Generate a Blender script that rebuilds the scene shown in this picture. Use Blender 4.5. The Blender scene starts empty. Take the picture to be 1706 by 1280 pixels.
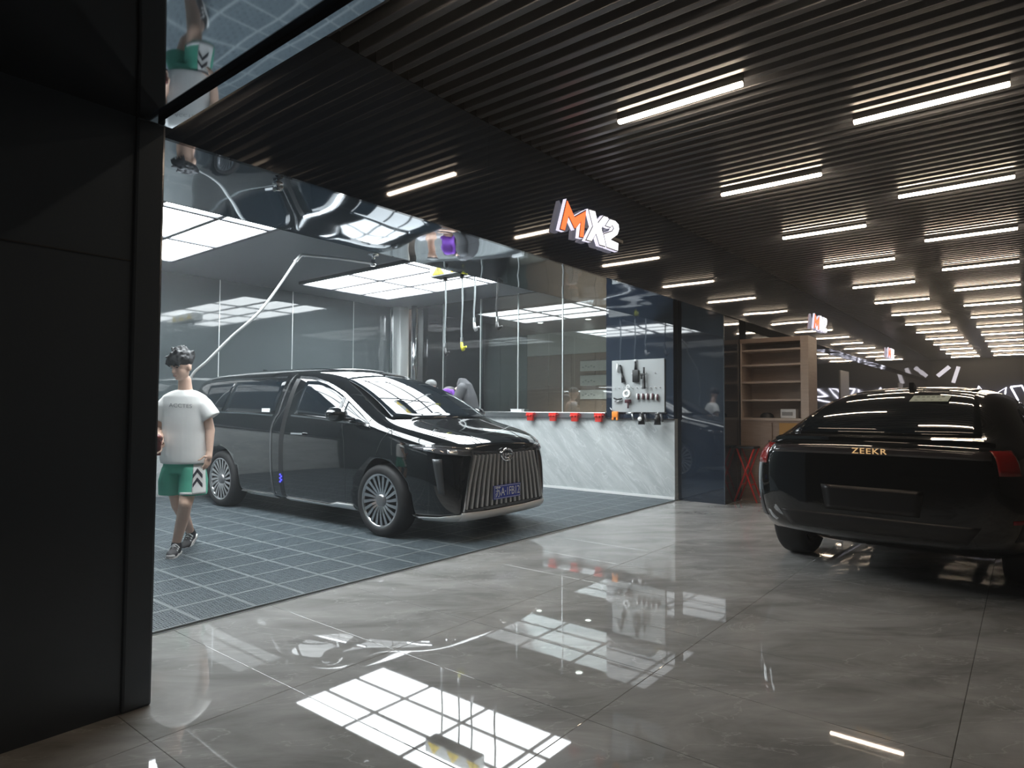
import bpy, bmesh, math, random
from mathutils import Vector, Matrix, Euler
from mathutils.bvhtree import BVHTree
random.seed(7)
S = bpy.context.scene
COL = S.collection
R = math.radians

# ---------------------------------------------------------------- camera, world, exposure
CAM_H = 1.28
F_PX, YAW, PITCH, ROLL = 1068.0, R(38.777), R(2.187), R(0.279)
def cam_axes():
    cy, sy = math.cos(YAW), math.sin(YAW)
    fw = Vector((-sy, cy, 0)); rt = Vector((cy, sy, 0)); up = Vector((0, 0, 1))
    f2 = fw*math.cos(PITCH) + up*math.sin(PITCH); u2 = up*math.cos(PITCH) - fw*math.sin(PITCH)
    return rt*math.cos(ROLL) + u2*math.sin(ROLL), u2*math.cos(ROLL) - rt*math.sin(ROLL), f2
CR, CU, CF = cam_axes()
cd = bpy.data.cameras.new('camera'); cam = bpy.data.objects.new('camera', cd); COL.objects.link(cam)
cd.sensor_width = 36.0; cd.lens = 36.0*F_PX/1706.0; cd.clip_start = 0.05; cd.clip_end = 200
m3 = Matrix((CR, CU, -CF)).transposed()
cam.matrix_world = Matrix.Translation((0, 0, CAM_H)) @ m3.to_4x4()
S.camera = cam
w = bpy.data.worlds.new('world'); S.world = w; w.use_nodes = True
w.node_tree.nodes['Background'].inputs[0].default_value = (0.55, 0.62, 0.75, 1)
w.node_tree.nodes['Background'].inputs[1].default_value = 0.05
vs_ = w.node_tree.nodes.new('ShaderNodeVolumeScatter'); vs_.inputs['Density'].default_value = .006; vs_.inputs['Color'].default_value = (.9, .95, 1, 1); vs_.inputs['Anisotropy'].default_value = .35   # thin mist of the wash hall
w.node_tree.links.new(vs_.outputs[0], w.node_tree.nodes['World Output'].inputs['Volume'])
S.view_settings.view_transform = 'Standard'; S.view_settings.look = 'None'
S.view_settings.exposure = EXPOSURE = 0.72; S.view_settings.gamma = 1.0
S.view_settings.use_curve_mapping = False
PANEL_L, STRIP_L, SIGN_L = 8.5, 27.0, 1.1       # radiance of ceiling panels, warm strips, signs
PANEL_C, STRIP_C = (0.90, 0.97, 1.0), (1.0, 0.80, 0.60)

# ---------------------------------------------------------------- pixel helpers (1706x1280 photograph)
def ray(px, py): return CR*(px-853) - CU*(py-640) + CF*F_PX
def onZ(px, py, z):  d = ray(px, py); return d*((z-CAM_H)/d.z) + Vector((0, 0, CAM_H))
def onX(px, py, x):  d = ray(px, py); return d*(x/d.x) + Vector((0, 0, CAM_H))
def onY(px, py, y):  d = ray(px, py); return d*(y/d.y) + Vector((0, 0, CAM_H))
def onF(px, py, f):  return ray(px, py)*(f/F_PX) + Vector((0, 0, CAM_H))

# ---------------------------------------------------------------- materials
MATS = {}
def mat(name, c=(.5, .5, .5), rough=.5, metal=0., spec=.5, coat=0., emit=None, es=0., noise=None, bump=None, wave=None, alpha=None):
    if name in MATS: return MATS[name]
    m = bpy.data.materials.new(name); m.use_nodes = True; nt = m.node_tree; b = nt.nodes['Principled BSDF']
    b.inputs['Base Color'].default_value = (*c, 1); b.inputs['Roughness'].default_value = rough
    b.inputs['Metallic'].default_value = metal; b.inputs['Specular IOR Level'].default_value = spec
    b.inputs['Coat Weight'].default_value = coat; b.inputs['Coat Roughness'].default_value = .02
    if emit: b.inputs['Emission Color'].default_value = (*emit, 1); b.inputs['Emission Strength'].default_value = es
    if noise:                                    # (scale, other colour, contrast)
        tc = nt.nodes.new('ShaderNodeTexCoord'); n = nt.nodes.new('ShaderNodeTexNoise'); r = nt.nodes.new('ShaderNodeValToRGB')
        mp = nt.nodes.new('ShaderNodeMapping'); mp.inputs['Scale'].default_value = noise[3] if len(noise) > 3 else (1, 1, 1)
        n.inputs['Scale'].default_value = noise[0]; n.inputs['Detail'].default_value = 6
        nt.links.new(tc.outputs['Object'], mp.inputs[0]); nt.links.new(mp.outputs[0], n.inputs['Vector']); nt.links.new(n.outputs['Fac'], r.inputs[0])
        r.color_ramp.elements[0].position = .5-noise[2]; r.color_ramp.elements[1].position = .5+noise[2]
        r.color_ramp.elements[0].color = (*c, 1); r.color_ramp.elements[1].color = (*noise[1], 1)
        nt.links.new(r.outputs[0], b.inputs['Base Color'])
    if bump:                                     # (scale, strength, distance)
        tc = nt.nodes.new('ShaderNodeTexCoord'); n = nt.nodes.new('ShaderNodeTexNoise'); bp = nt.nodes.new('ShaderNodeBump')
        n.inputs['Scale'].default_value = bump[0]; n.inputs['Detail'].default_value = bump[3] if len(bump) > 3 else 2
        bp.inputs['Strength'].default_value = bump[1]; bp.inputs['Distance'].default_value = bump[2]
        nt.links.new(tc.outputs['Object'], n.inputs['Vector']); nt.links.new(n.outputs['Fac'], bp.inputs['Height']); nt.links.new(bp.outputs[0], b.inputs['Normal'])
    MATS[name] = m; return m

def marble(name, c0, c1, vein, rough, scale=1.0, rot=0.6, stretch=(1, 1, 1), vw=.018, va=.75):
    m = bpy.data.materials.new(name); m.use_nodes = True; nt = m.node_tree; b = nt.nodes['Principled BSDF']; N = nt.nodes.new; L = nt.links.new
    geo = N('ShaderNodeNewGeometry'); mp = N('ShaderNodeMapping'); mp.vector_type = 'TEXTURE'; mp.inputs['Rotation'].default_value = (0, rot if stretch[2] != 1 else 0, rot if stretch[2] == 1 else 0); mp.inputs['Scale'].default_value = tuple(1/(scale*s) for s in stretch)
    L(geo.outputs['Position'], mp.inputs[0])
    n1 = N('ShaderNodeTexNoise'); n1.inputs['Scale'].default_value = 1.3; n1.inputs['Detail'].default_value = 9; n1.inputs['Roughness'].default_value = .62; n1.inputs['Distortion'].default_value = .6
    L(mp.outputs[0], n1.inputs['Vector'])
    r1 = N('ShaderNodeValToRGB'); r1.color_ramp.elements[0].position = .33; r1.color_ramp.elements[1].position = .68
    r1.color_ramp.elements[0].color = (*c0, 1); r1.color_ramp.elements[1].color = (*c1, 1); L(n1.outputs['Fac'], r1.inputs[0])
    n2 = N('ShaderNodeTexNoise'); n2.inputs['Scale'].default_value = .9; n2.inputs['Detail'].default_value = 7; n2.inputs['Distortion'].default_value = 1.2; n2.inputs['Roughness'].default_value = .55
    L(mp.outputs[0], n2.inputs['Vector'])
    a = N('ShaderNodeMath'); a.operation = 'SUBTRACT'; a.inputs[1].default_value = .5; L(n2.outputs['Fac'], a.inputs[0])
    ab = N('ShaderNodeMath'); ab.operation = 'ABSOLUTE'; L(a.outputs[0], ab.inputs[0])
    r2 = N('ShaderNodeValToRGB'); r2.color_ramp.elements[0].position = 0; r2.color_ramp.elements[1].position = vw
    r2.color_ramp.elements[0].color = (va, va, va, 1); r2.color_ramp.elements[1].color = (0, 0, 0, 1); L(ab.outputs[0], r2.inputs[0])
    mx = N('ShaderNodeMix'); mx.data_type = 'RGBA'; L(r2.outputs[0], mx.inputs[0]); L(r1.outputs[0], mx.inputs[6]); mx.inputs[7].default_value = (*vein, 1)
    L(mx.outputs[2], b.inputs['Base Color']); b.inputs['Roughness'].default_value = rough
    MATS[name] = m; return m

def glass(name, tint=(.8, .85, .85), boost=1.0, rough=0.0):
    m = bpy.data.materials.new(name); m.use_nodes = True; nt = m.node_tree; nt.nodes.clear(); N = nt.nodes.new; L = nt.links.new
    o = N('ShaderNodeOutputMaterial'); mx = N('ShaderNodeMixShader'); t = N('ShaderNodeBsdfTransparent'); g = N('ShaderNodeBsdfGlossy'); f = N('ShaderNodeFresnel'); mu = N('ShaderNodeMath')
    t.inputs[0].default_value = (*tint, 1); g.inputs['Roughness'].default_value = rough; f.inputs[0].default_value = 1.5
    mu.operation = 'MULTIPLY'; mu.inputs[1].default_value = boost; mu.use_clamp = True
    L(f.outputs[0], mu.inputs[0]); L(mu.outputs[0], mx.inputs[0]); L(t.outputs[0], mx.inputs[1]); L(g.outputs[0], mx.inputs[2]); L(mx.outputs[0], o.inputs[0])
    MATS[name] = m; return m

BLACKGLASS = mat('black_glass_panel', (.016, .024, .038), .035, spec=.9, bump=(.9, .06, .05, 0))
BLACKPILLAR = mat('black_pillar_panel', (.052, .064, .078), .14, spec=.5, bump=(60, .05, .01))
MIRROR = mat('black_mirror_steel', (.42, .46, .50), .03, metal=1., bump=(1.6, .16, .05, 0))
DARKPANEL = mat('dark_wall_panel', (.065, .080, .084), .04, spec=.7, bump=(.7, .03, .05, 0))
GREYCEIL = mat('dark_grey_ceiling', (.125, .142, .16), .32)
SLATM = mat('dark_aluminium_slat', (.085, .088, .095), .34, metal=.1, spec=.4)
BLACKMATTE = mat('black_matte', (.008, .008, .009), .7)
FLOORM = marble('polished_grey_marble', (.225, .22, .212), (.43, .42, .408), (.56, .55, .53), .022, 1.05, .75, (1, 2.4, 1), vw=.006, va=.45)
GROUT = mat('tile_grout', (.06, .058, .055), .6)
WALLMARBLE = marble('white_grey_marble', (.37, .395, .40), (.52, .55, .55), (.66, .69, .69), .16, 1.0, .8, (1, 1, 4.5), vw=.015, va=.5)
MATM = mat('grey_plastic_mat', (.10, .125, .14), .42, noise=(3, (.075, .095, .11), .2))
MATSEAM = mat('pale_mat_seam', (.19, .215, .225), .45)
CHROME = mat('chrome', (.75, .76, .78), .12, metal=1.)
STEEL = mat('brushed_steel', (.6, .62, .63), .28, metal=1.)
ALU = mat('satin_aluminium', (.62, .65, .65), .35, metal=.6)
PAINT = mat('black_car_paint', (.004, .005, .006), .06, spec=.5, coat=1.)
TINT = mat('tinted_car_glass', (.006, .010, .014), .02, spec=.75)
RUBBER = mat('tyre_rubber', (.012, .012, .013), .7)
BLACKPL = mat('black_plastic', (.012, .012, .013), .4)
GLASS = glass('clear_glass', (.62, .68, .68), 2.2)
WOOD = mat('brown_wood', (.27, .19, .145), .45, noise=(5, (.34, .245, .19), .2, (1, 1, 9)))
WOODL = mat('pale_brown_wood', (.46, .37, .31), .45, noise=(5, (.54, .44, .37), .2, (1, 1, 9)))
RED = mat('red_plastic', (.62, .03, .02), .4)
ORANGE = mat('orange_plastic', (.8, .25, .03), .4)
WHITE = mat('white_plastic', (.75, .76, .76), .4)
PANEL_E = mat('light_panel_diffuser', (.8, .8, .8), .5, emit=PANEL_C, es=PANEL_L)
STRIP_E = mat('warm_strip_diffuser', (.8, .8, .8), .5, emit=STRIP_C, es=STRIP_L)
WHITE_E = mat('white_sign_face', (.8, .8, .8), .5, emit=(.92, .93, 1.), es=SIGN_L)
EDGE_E = mat('lilac_sign_edge', (.8, .8, .8), .5, emit=(.86, .82, 1.), es=.6)
ORANGE_E = mat('orange_sign_face', (.8, .2, .05), .5, emit=(1., .13, .03), es=.95)
NEON_E = mat('white_neon', (.8, .8, .8), .5, emit=(.84, .84, 1.), es=4.)
DOWN_E = mat('downlight_bulb', (.8, .8, .8), .5, emit=(1., .95, .88), es=40.)
BLUE_E = mat('blue_indicator', (.0, .0, .5), .5, emit=(.05, .05, 1.), es=2.)

# ---------------------------------------------------------------- mesh helpers
def mesh_obj(name, bm, m, parent=None, smooth=False, loc=None):
    me = bpy.data.meshes.new(name); bm.normal_update(); bm.to_mesh(me); bm.free()
    if m: me.materials.append(m)
    if smooth:
        for p in me.polygons: p.use_smooth = True
    o = bpy.data.objects.new(name, me); COL.objects.link(o)
    if parent: o.parent = parent
    if loc is not None: o.location = loc
    return o
def from_mesh(name, me, parent=None, loc=None):
    o = bpy.data.objects.new(name, me); COL.objects.link(o)
    if parent: o.parent = parent
    if loc is not None: o.location = loc
    return o
def empty(name, loc=(0, 0, 0), rz=0):
    o = bpy.data.objects.new(name, None); COL.objects.link(o); o.location = loc; o.rotation_euler = (0, 0, rz); o.empty_display_size = .1
    return o
def tag(o, label, cat, group=None):
    o['label'] = label; o['category'] = cat
    if group: o['group'] = group
    return o
def struct(o): o['kind'] = 'structure'; return o
def box(bm, a, b, bev=0):
    (x0, y0, z0), (x1, y1, z1) = a, b
    ms = bmesh.ops.create_cube(bm, size=1); vs = ms['verts']
    for v in vs: v.co = Vector(((x0+x1)/2 + v.co.x*(x1-x0), (y0+y1)/2 + v.co.y*(y1-y0), (z0+z1)/2 + v.co.z*(z1-z0)))
    if bev:
        es = list({e for v in vs for e in v.link_edges})
        bmesh.ops.bevel(bm, geom=es, offset=bev, segments=2, affect='EDGES', profile=.5)
    return vs
def boxo(name, a, b, m, parent=None, bev=0): bm = bmesh.new(); box(bm, a, b, bev); return mesh_obj(name, bm, m, parent)
def tube(bm, pts, r, n=10, caps=True, rs=None):
    pts = [Vector(p) for p in pts]; rings = []
    up = Vector((0, 0, 1)); prevn = None
    for i, p in enumerate(pts):
        d = (pts[min(i+1, len(pts)-1)] - pts[max(i-1, 0)]).normalized()
        if prevn is None:
            a = d.cross(up);  a = a if a.length > 1e-3 else d.cross(Vector((1, 0, 0)))
        else: a = prevn - d*prevn.dot(d)
        a.normalize(); prevn = a; b = d.cross(a); rr = rs[i] if rs else r
        rings.append([bm.verts.new(p + (a*math.cos(2*math.pi*k/n) + b*math.sin(2*math.pi*k/n))*rr) for k in range(n)])
    for i in range(len(rings)-1):
        for k in range(n): bm.faces.new((rings[i][k], rings[i][(k+1) % n], rings[i+1][(k+1) % n], rings[i+1][k]))
    if caps: bm.faces.new(rings[0][::-1]); bm.faces.new(rings[-1])
def lathe(bm, prof, n=24, mtx=None):
    """prof: list of (r, z); axis z"""
    rings = []
    for r, z in prof:
        if r < 1e-6: rings.append([bm.verts.new((0, 0, z))])
        else: rings.append([bm.verts.new((r*math.cos(2*math.pi*k/n), r*math.sin(2*math.pi*k/n), z)) for k in range(n)])
    for a, b in zip(rings, rings[1:]):
        for k in range(n):
            k2 = (k+1) % n
            if len(a) == 1 and len(b) == 1: continue
            if len(a) == 1: bm.faces.new((a[0], b[k], b[k2]))
            elif len(b) == 1: bm.faces.new((a[k], a[k2], b[0]))
            else: bm.faces.new((a[k], a[k2], b[k2], b[k]))
    if mtx is not None: bmesh.ops.transform(bm, matrix=mtx, verts=[v for r in rings for v in r])
def prism(bm, outline, d, mtx=None, holes=False):
    """outline (x, y) extruded z 0..d"""
    a = [bm.verts.new((x, y, 0)) for x, y in outline]; b = [bm.verts.new((x, y, d)) for x, y in outline]
    n = len(a); bm.faces.new(a[::-1]); bm.faces.new(b)
    for i in range(n): bm.faces.new((a[i], a[(i+1) % n], b[(i+1) % n], b[i]))
    if mtx is not None: bmesh.ops.transform(bm, matrix=mtx, verts=a+b)
def smoothline(pts, k=6):
    P = [Vector(p) for p in pts]; out = []
    for i in range(len(P)-1):
        p0, p1, p2, p3 = P[max(i-1, 0)], P[i], P[i+1], P[min(i+2, len(P)-1)]
        for j in range(k):
            t = j/k; out.append(.5*((2*p1) + (p2-p0)*t + (2*p0-5*p1+4*p2-p3)*t*t + (3*p1-p0-3*p2+p3)*t**3))
    out.append(P[-1]); return out
def evaluated(o, name=None):
    dg = bpy.context.evaluated_depsgraph_get(); e = o.evaluated_get(dg)
    me = bpy.data.meshes.new_from_object(e); me.name = name or o.name; return me
def text_mesh(body, size, depth, spacing=1.0, bevel=0):
    c = bpy.data.curves.new('t', 'FONT'); c.body = body; c.size = size; c.extrude = depth/2; c.space_character = spacing; c.bevel_depth = bevel
    c.align_x = 'CENTER'; c.align_y = 'CENTER'
    o = bpy.data.objects.new('t', c); COL.objects.link(o); bpy.context.view_layer.update(); me = evaluated(o); bpy.data.objects.remove(o); return me
def frame_mtx(o, x, y, z):
    return Matrix(((x[0], y[0], z[0], o[0]), (x[1], y[1], z[1], o[1]), (x[2], y[2], z[2], o[2]), (0, 0, 0, 1)))

# ================================================================ SETTING
XF, XB = -3.17, -9.6          # fascia plane, back wall of the bay
ZS, ZC, ZB = 2.56, 3.46, 3.23  # soffit, corridor ceiling, bay ceiling
XM, YW, YEND = -3.84, 8.45, 33.0
# --- floor: slab with single polished tiles 1.2 x 0.6 near the camera, one sheet beyond
floor = struct(boxo('floor', (-4.6, -4, -.12), (5, YEND+.5, -.012), GROUT))
def tile_mesh():
    bm = bmesh.new(); box(bm, (.0006, .0006, -.012), (1.1994, .6039, 0), .0022); me = bpy.data.meshes.new('floor_tile'); bm.to_mesh(me); bm.free(); me.materials.append(FLOORM); return me
tm = tile_mesh()
NROW = 30
for j in range(-4, NROW):
    for i in range(5):
        from_mesh('tile', tm, floor, (XM + i*1.2, 1.09 + (j-2)*.6045 + .6045, 0))
ytop = 1.09 + (NROW-2)*.6045 + .6045
far = boxo('tile_sheet', (XM, ytop, -.012), (XM+6.0, YEND, 0), FLOORM, floor); far['kind'] = 'stuff'
boxo('tile_strip', (-4.6, 8.47, -.012), (XM-.002, YEND, 0), FLOORM, floor)
boxo('entrance_slab', (-4.6, -4, -.012), (5, 1.09-6*.6045+.6, -.0005), FLOORM, floor)
# --- bay floor and plastic grid tiles
bay = struct(boxo('floor_bay', (XB-.1, .9, -.12), (XM-.004, YW+.15, -.006), BLACKMATTE))
P = .355
def grid_tile():
    """open plastic tile: rim plus a basket weave of short ribs"""
    bm = bmesh.new(); h = .016; t = .012
    for a, b in (((0, 0), (P, t)), ((0, P-t), (P, P)), ((0, t), (t, P-t)), ((P-t, t), (P, P-t))):
        box(bm, (a[0]+.0008, a[1]+.0008, -.004), (b[0]-.0008, b[1]-.0008, h+.001))
    for f in bm.faces: f.material_index = 1
    n = 7; c = (P-2*t)/n
    for i in range(n):
        for j in range(n):
            x0, y0 = t + i*c, t + j*c
            for q in range(3):
                u = (q+.5)*c/3; ww = .0052
                if (i+j) % 2: vs = box(bm, (x0-.002, y0+u-ww, -.004), (x0+c+.002, y0+u+ww, h))
                else: vs = box(bm, (x0+u-ww, y0-.002, -.004), (x0+u+ww, y0+c+.002, h))
    me = bpy.data.meshes.new('mat_tile'); bm.to_mesh(me); bm.free(); me.materials.append(MATM); me.materials.append(MATSEAM); return me
gm = grid_tile(); cells = [(i, j) for i in range(16) for j in range(21)]
cells.sort(key=lambda c: (XM-(c[0]+.5)*P)**2 + (1.24+(c[1]+.5)*P-.23)**2)
for i, j in cells[:299]: from_mesh('mat_tile', gm, bay, (XM-.006-(i+1)*P, 1.24-P*.28 + j*P - .004, 0))
bm = bmesh.new()
for i, j in cells[299:]:
    k = len(bm.verts); bm.from_mesh(gm); bm.verts.ensure_lookup_table()
    bmesh.ops.translate(bm, vec=(XM-.006-(i+1)*P, 1.24-P*.28 + j*P - .004, 0), verts=bm.verts[k:])
o = mesh_obj('mat_tiles_far', bm, MATM, bay); o.data.materials.append(MATSEAM); o['kind'] = 'stuff'
boxo('threshold_trim', (XM-.006, 1.1, -.01), (XM+.004, YW, .004), ALU, bay)
# --- left pillar and entrance header
pil = struct(boxo('wall_left_pillar', (-4.3, -3.0, 0), (-2.97, 1.10, 2.53), BLACKPILLAR))
boxo('edge_trim', (-4.3, 1.10, 0), (-2.955, 1.22, 2.53), BLACKPILLAR, pil, .012)
boxo('panel_seam', (-4.28, -3.0, 1.9), (-2.966, 1.10, 1.904), BLACKMATTE, pil)
hd = struct(boxo('wall_header', (-4.3, -3.0, ZS+.001), (5, 1.25, ZC+.1), BLACKGLASS))
boxo('soffit_panel', (-2.97, -3.0, 2.53), (5, 1.13, ZS), MIRROR, hd)
boxo('soffit_panel', (-2.97, 1.19, 2.53), (5, 1.25, ZS), MIRROR, hd)
# --- fascia beam over the bays: panels along the corridor, mirror soffit
fas = struct(boxo('wall_fascia', (-4.15, 1.252, ZS+.03), (XF-.03, YEND, ZC+.1), BLACKMATTE))
y = 1.252
while y < YEND-.1:
    y2 = min(y+2.4, YEND); boxo('fascia_panel', (XF-.03, y+.001, ZS), (XF, y2-.001, ZC), BLACKGLASS, fas)
    boxo('soffit_panel', (-4.15, y+.001, ZS), (XF-.03, y2-.001, ZS+.03), MIRROR, fas); y = y2
boxo('inner_fascia', (-4.17, 1.252, ZS), (-4.15, YEND, ZB), DARKPANEL, fas)
# --- corridor ceiling: plenum and single slats
ceil = struct(boxo('ceiling', (XF, 1.25, ZC+.10), (5, YEND, ZC+.2), BLACKMATTE))
bm = bmesh.new(); box(bm, (XF+.002, -.026, 0), (5, .026, .085), .006); sl = bpy.data.meshes.new('slat'); bm.to_mesh(sl); bm.free(); sl.materials.append(SLATM)
k = 0; SP = .1355
while 1.36 + k*SP < YEND-.05: from_mesh('slat', sl, ceil, (0, 1.36 + k*SP, ZC)); k += 1
# --- bay ceiling and walls
bc = struct(boxo('ceiling_bay', (XB-.1, .9, ZB+.002), (-4.171, YW+.1, ZB+.1), GREYCEIL))
bw = struct(boxo('wall_back', (XB-.12, .9, 0), (XB-.012, YW+.15, ZB), BLACKMATTE))
seams = [1.0, 2.35, 3.55, 4.8, 6.05, 7.3, YW]
for a, b in zip(seams, seams[1:]):
    boxo('wall_panel', (XB-.012, a+.006, 1.15), (XB, b-.006, ZB-.002), DARKPANEL, bw)
    boxo('seam_strip', (XB-.010, b-.006, 1.15), (XB+.004, b+.006, ZB-.002), ALU, bw)
boxo('marble_skirting', (XB-.012, 1.0, 0), (XB+.03, YW-.002, 1.14), WALLMARBLE, bw)
boxo('ledge', (XB-.012, 1.0, 1.141), (XB+.06, YW-.002, 1.20), STEEL, bw)
struct(boxo('wall_near', (XB, .9, 0), (-4.31, .998, ZB), DARKPANEL))
# --- far partition: marble half wall, steel ledge, glass panes with seams, black tool wall
pw = struct(boxo('wall_partition', (-9.2, YW, 0.0), (XM-.02, YW+.10, 1.14), WALLMARBLE))
boxo('baseboard', (-9.2, YW-.012, 0), (XM-.02, YW, .05), WHITE, pw)
boxo('ledge', (-9.2, YW-.05, 1.141), (-4.95, YW+.17, 1.225), STEEL, pw, .006)
gx = [-9.2, -8.48, -7.55, -6.70, -5.79, -4.95]
for a, b in zip(gx, gx[1:]):
    boxo('glass_pane', (a+.008, YW+.05, 1.227), (b-.008, YW+.06, ZB-.001), GLASS, pw)
    if b > -9 and b < -5: boxo('glass_seam', (b-.008, YW+.044, 1.227), (b+.008, YW+.066, ZB-.001), ALU, pw)
tw = struct(boxo('wall_tool', (-4.94, YW-.03, 1.142), (XM-.02, YW+.10, ZB), BLACKGLASS))
boxo('wall_tool_plinth', (-4.94, YW-.028, 1.128), (XM-.02, YW, 1.14), BLACKMATTE, tw)
# far pillar
fp = struct(boxo('wall_far_pillar', (-3.86, 8.56, 0), (-3.19, 9.14, ZS-.001), BLACKGLASS))
boxo('corner_trim', (-3.20, 8.552, 0), (-3.186, 8.56, ZS-.001), BLACKPILLAR, fp)
# corner columns of the bay
bm = bmesh.new(); box(bm, (-9.58, YW-.32, 0), (-9.30, YW-.04, ZB), .05); c1 = struct(mesh_obj('wall_corner_column', bm, ALU))
boxo('cover_strip', (-9.52, YW-.326, 0.02), (-9.47, YW-.32, ZB-.02), CHROME, c1)
bm = bmesh.new(); tube(bm, [(-9.12, YW-.10, 1.23), (-9.12, YW-.10, ZB)], .05, 16); mesh_obj('corner_tube', bm, CHROME, c1, True)
# --- room behind the glass
rc = struct(boxo('ceiling_room', (-14, YW+.15, ZB), (-4.17, 13.6, ZB+.1), mat('taupe_ceiling', (.22, .19, .18), .7)))
rb = struct(boxo('wall_room_back', (-14, 13.5, 0), (-4.2, 13.6, ZB), WOOD))
boxo('white_band', (-10.3, 13.46, 2.66), (-4.2, 13.5, ZB), mat('pale_wall', (.55, .57, .56), .7), rb)
for i in range(9): boxo('wood_panel', (-10.3+i*.7, 13.46, .02), (-10.3+i*.7+.69, 13.5, 2.65), WOOD, rb)
struct(boxo('wall_room_side', (-14.1, YW+.15, 0), (-14, 13.6, ZB), mat('grey_green_wall', (.17, .21, .21), .5)))
for i in range(4): boxo('grey_panel', (-14+i*.925, 13.46, .02), (-14+i*.925+.915, 13.5, ZB-.01), MATS['grey_green_wall'], rb)
struct(boxo('wall_room_right', (-4.2, 9.3, 0), (-4.1, 13.6, ZB), DARKPANEL))
struct(boxo('floor_room', (-14, YW+.152, -.1), (-4.602, 13.6, -.002), FLOORM))
for i, (px, py) in enumerate(((785, 519), (845, 522), (900, 539), (965, 497), (980, 533))):
    p = onZ(px, py, ZB-.02)
    if p.y > 13.3: p = Vector((p.x, 13.0, p.z))
    if p.y < YW+.4: p = p*(1+(YW+.5-p.y)/p.y); p.z = ZB-.02
    dl = empty('downlight', (p.x, p.y, ZB)); tag(dl, 'round recessed downlight in the taupe ceiling behind the glass partition', 'downlight', 'downlights behind the glass partition')
    bm = bmesh.new(); lathe(bm, [(.085, 0), (.085, -.012), (.06, -.014), (.058, -.002)], 20); mesh_obj('ring', bm, WHITE, dl, True)
    bm = bmesh.new(); lathe(bm, [(0, -.006), (.058, -.006)], 20); mesh_obj('bulb', bm, DOWN_E, dl)
    ld = bpy.data.lights.new('downlight_beam', 'SPOT'); ld.energy = 420; ld.color = (1, .93, .84); ld.spot_size = R(110); ld.spot_blend = .8; ld.shadow_soft_size = .05
    lo = bpy.data.objects.new('beam', ld); COL.objects.link(lo); lo.parent = dl; lo.location = (0, 0, -.03)
# --- corridor beyond the bay
wl = struct(boxo('wall_left_far', (-3.6, 9.9, 0), (-3.35, YEND, ZS-.001), BLACKGLASS))
for yy in (14.0, 22.6):
    boxo('grey_door', (-3.35, yy+2.2, 0), (-3.33, yy+3.1, 2.2), mat('grey_door_paint', (.30, .31, .33), .4), wl)
we = struct(boxo('wall_end', (-5, YEND, -.1), (5, YEND+.3, ZC+.2), mat('dark_navy_wall', (.012, .014, .022), .45)))
wr = struct(boxo('wall_right', (4.6, 1.25, 0), (5, YEND, ZC+.2), mat('dark_brown_wall', (.05, .04, .035), .3)))

# ================================================================ LAMPS
# ceiling light panels of the bay, tiles 1.2 x 0.6
def light_panel(x0, y0, label, nx=4, ny=3):
    t = empty('ceiling_light_panel', (x0, y0, ZB)); tag(t, label, 'light panel', 'ceiling light panels of the wash bay')
    W, D = nx*1.2, ny*.585; fr = .05
    bm = bmesh.new()
    for i in range(nx+1): box(bm, (i*W/nx-fr/2, 0, -.046), (i*W/nx+fr/2, D, -.002))
    for j in range(ny+1): box(bm, (0, j*D/ny-fr/2, -.046), (W, j*D/ny+fr/2, -.002))
    mesh_obj('frame', bm, mat('panel_frame', (.10, .10, .11), .5), t)
    bm = bmesh.new(); box(bm, (fr/2+.001, fr/2+.001, -.03), (W/nx-fr/2-.001, D/ny-fr/2-.001, -.004)); me = bpy.data.meshes.new('light_tile'); bm.to_mesh(me); bm.free(); me.materials.append(PANEL_E)
    for i in range(nx):
        for j in range(ny): from_mesh('light_tile', me, t, (i*W/nx, j*D/ny, 0))
light_panel(-8.76, 5.64, 'gridded white ceiling light panel above the van, beside the glass partition')
light_panel(-8.76, 1.97, 'gridded white ceiling light panel near the black entrance pillar')
# warm strip lights in two rows
def strip(x, y, z, label):
    t = empty('strip_light', (x, y, z)); tag(t, label, 'strip light', 'warm strip lights in the slatted ceiling')
    boxo('housing', (0, -.016, .012), (.925, .016, .09), BLACKPL, t)
    bm = bmesh.new(); box(bm, (.004, -.019, -.014), (.921, .019, .012), .006); mesh_obj('diffuser', bm, STRIP_E, t)
ZR = ZC-CAM_H
for n in range(-1, 14):
    ya = 1.905*ZR + (n)*.9455*ZR
    if ya < YEND-.5 and ya > 1.4: strip(-1.07*ZR, ya, ZC-.045, 'warm linear strip light in the row beside the fascia')
    yb = 2.40*ZR + (n-1)*.9755*ZR
    if yb < YEND-.5 and yb > 1.4:
        strip(-.443*ZR, yb, ZC-.045, 'warm linear strip light in the middle row of the slatted ceiling')

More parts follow.
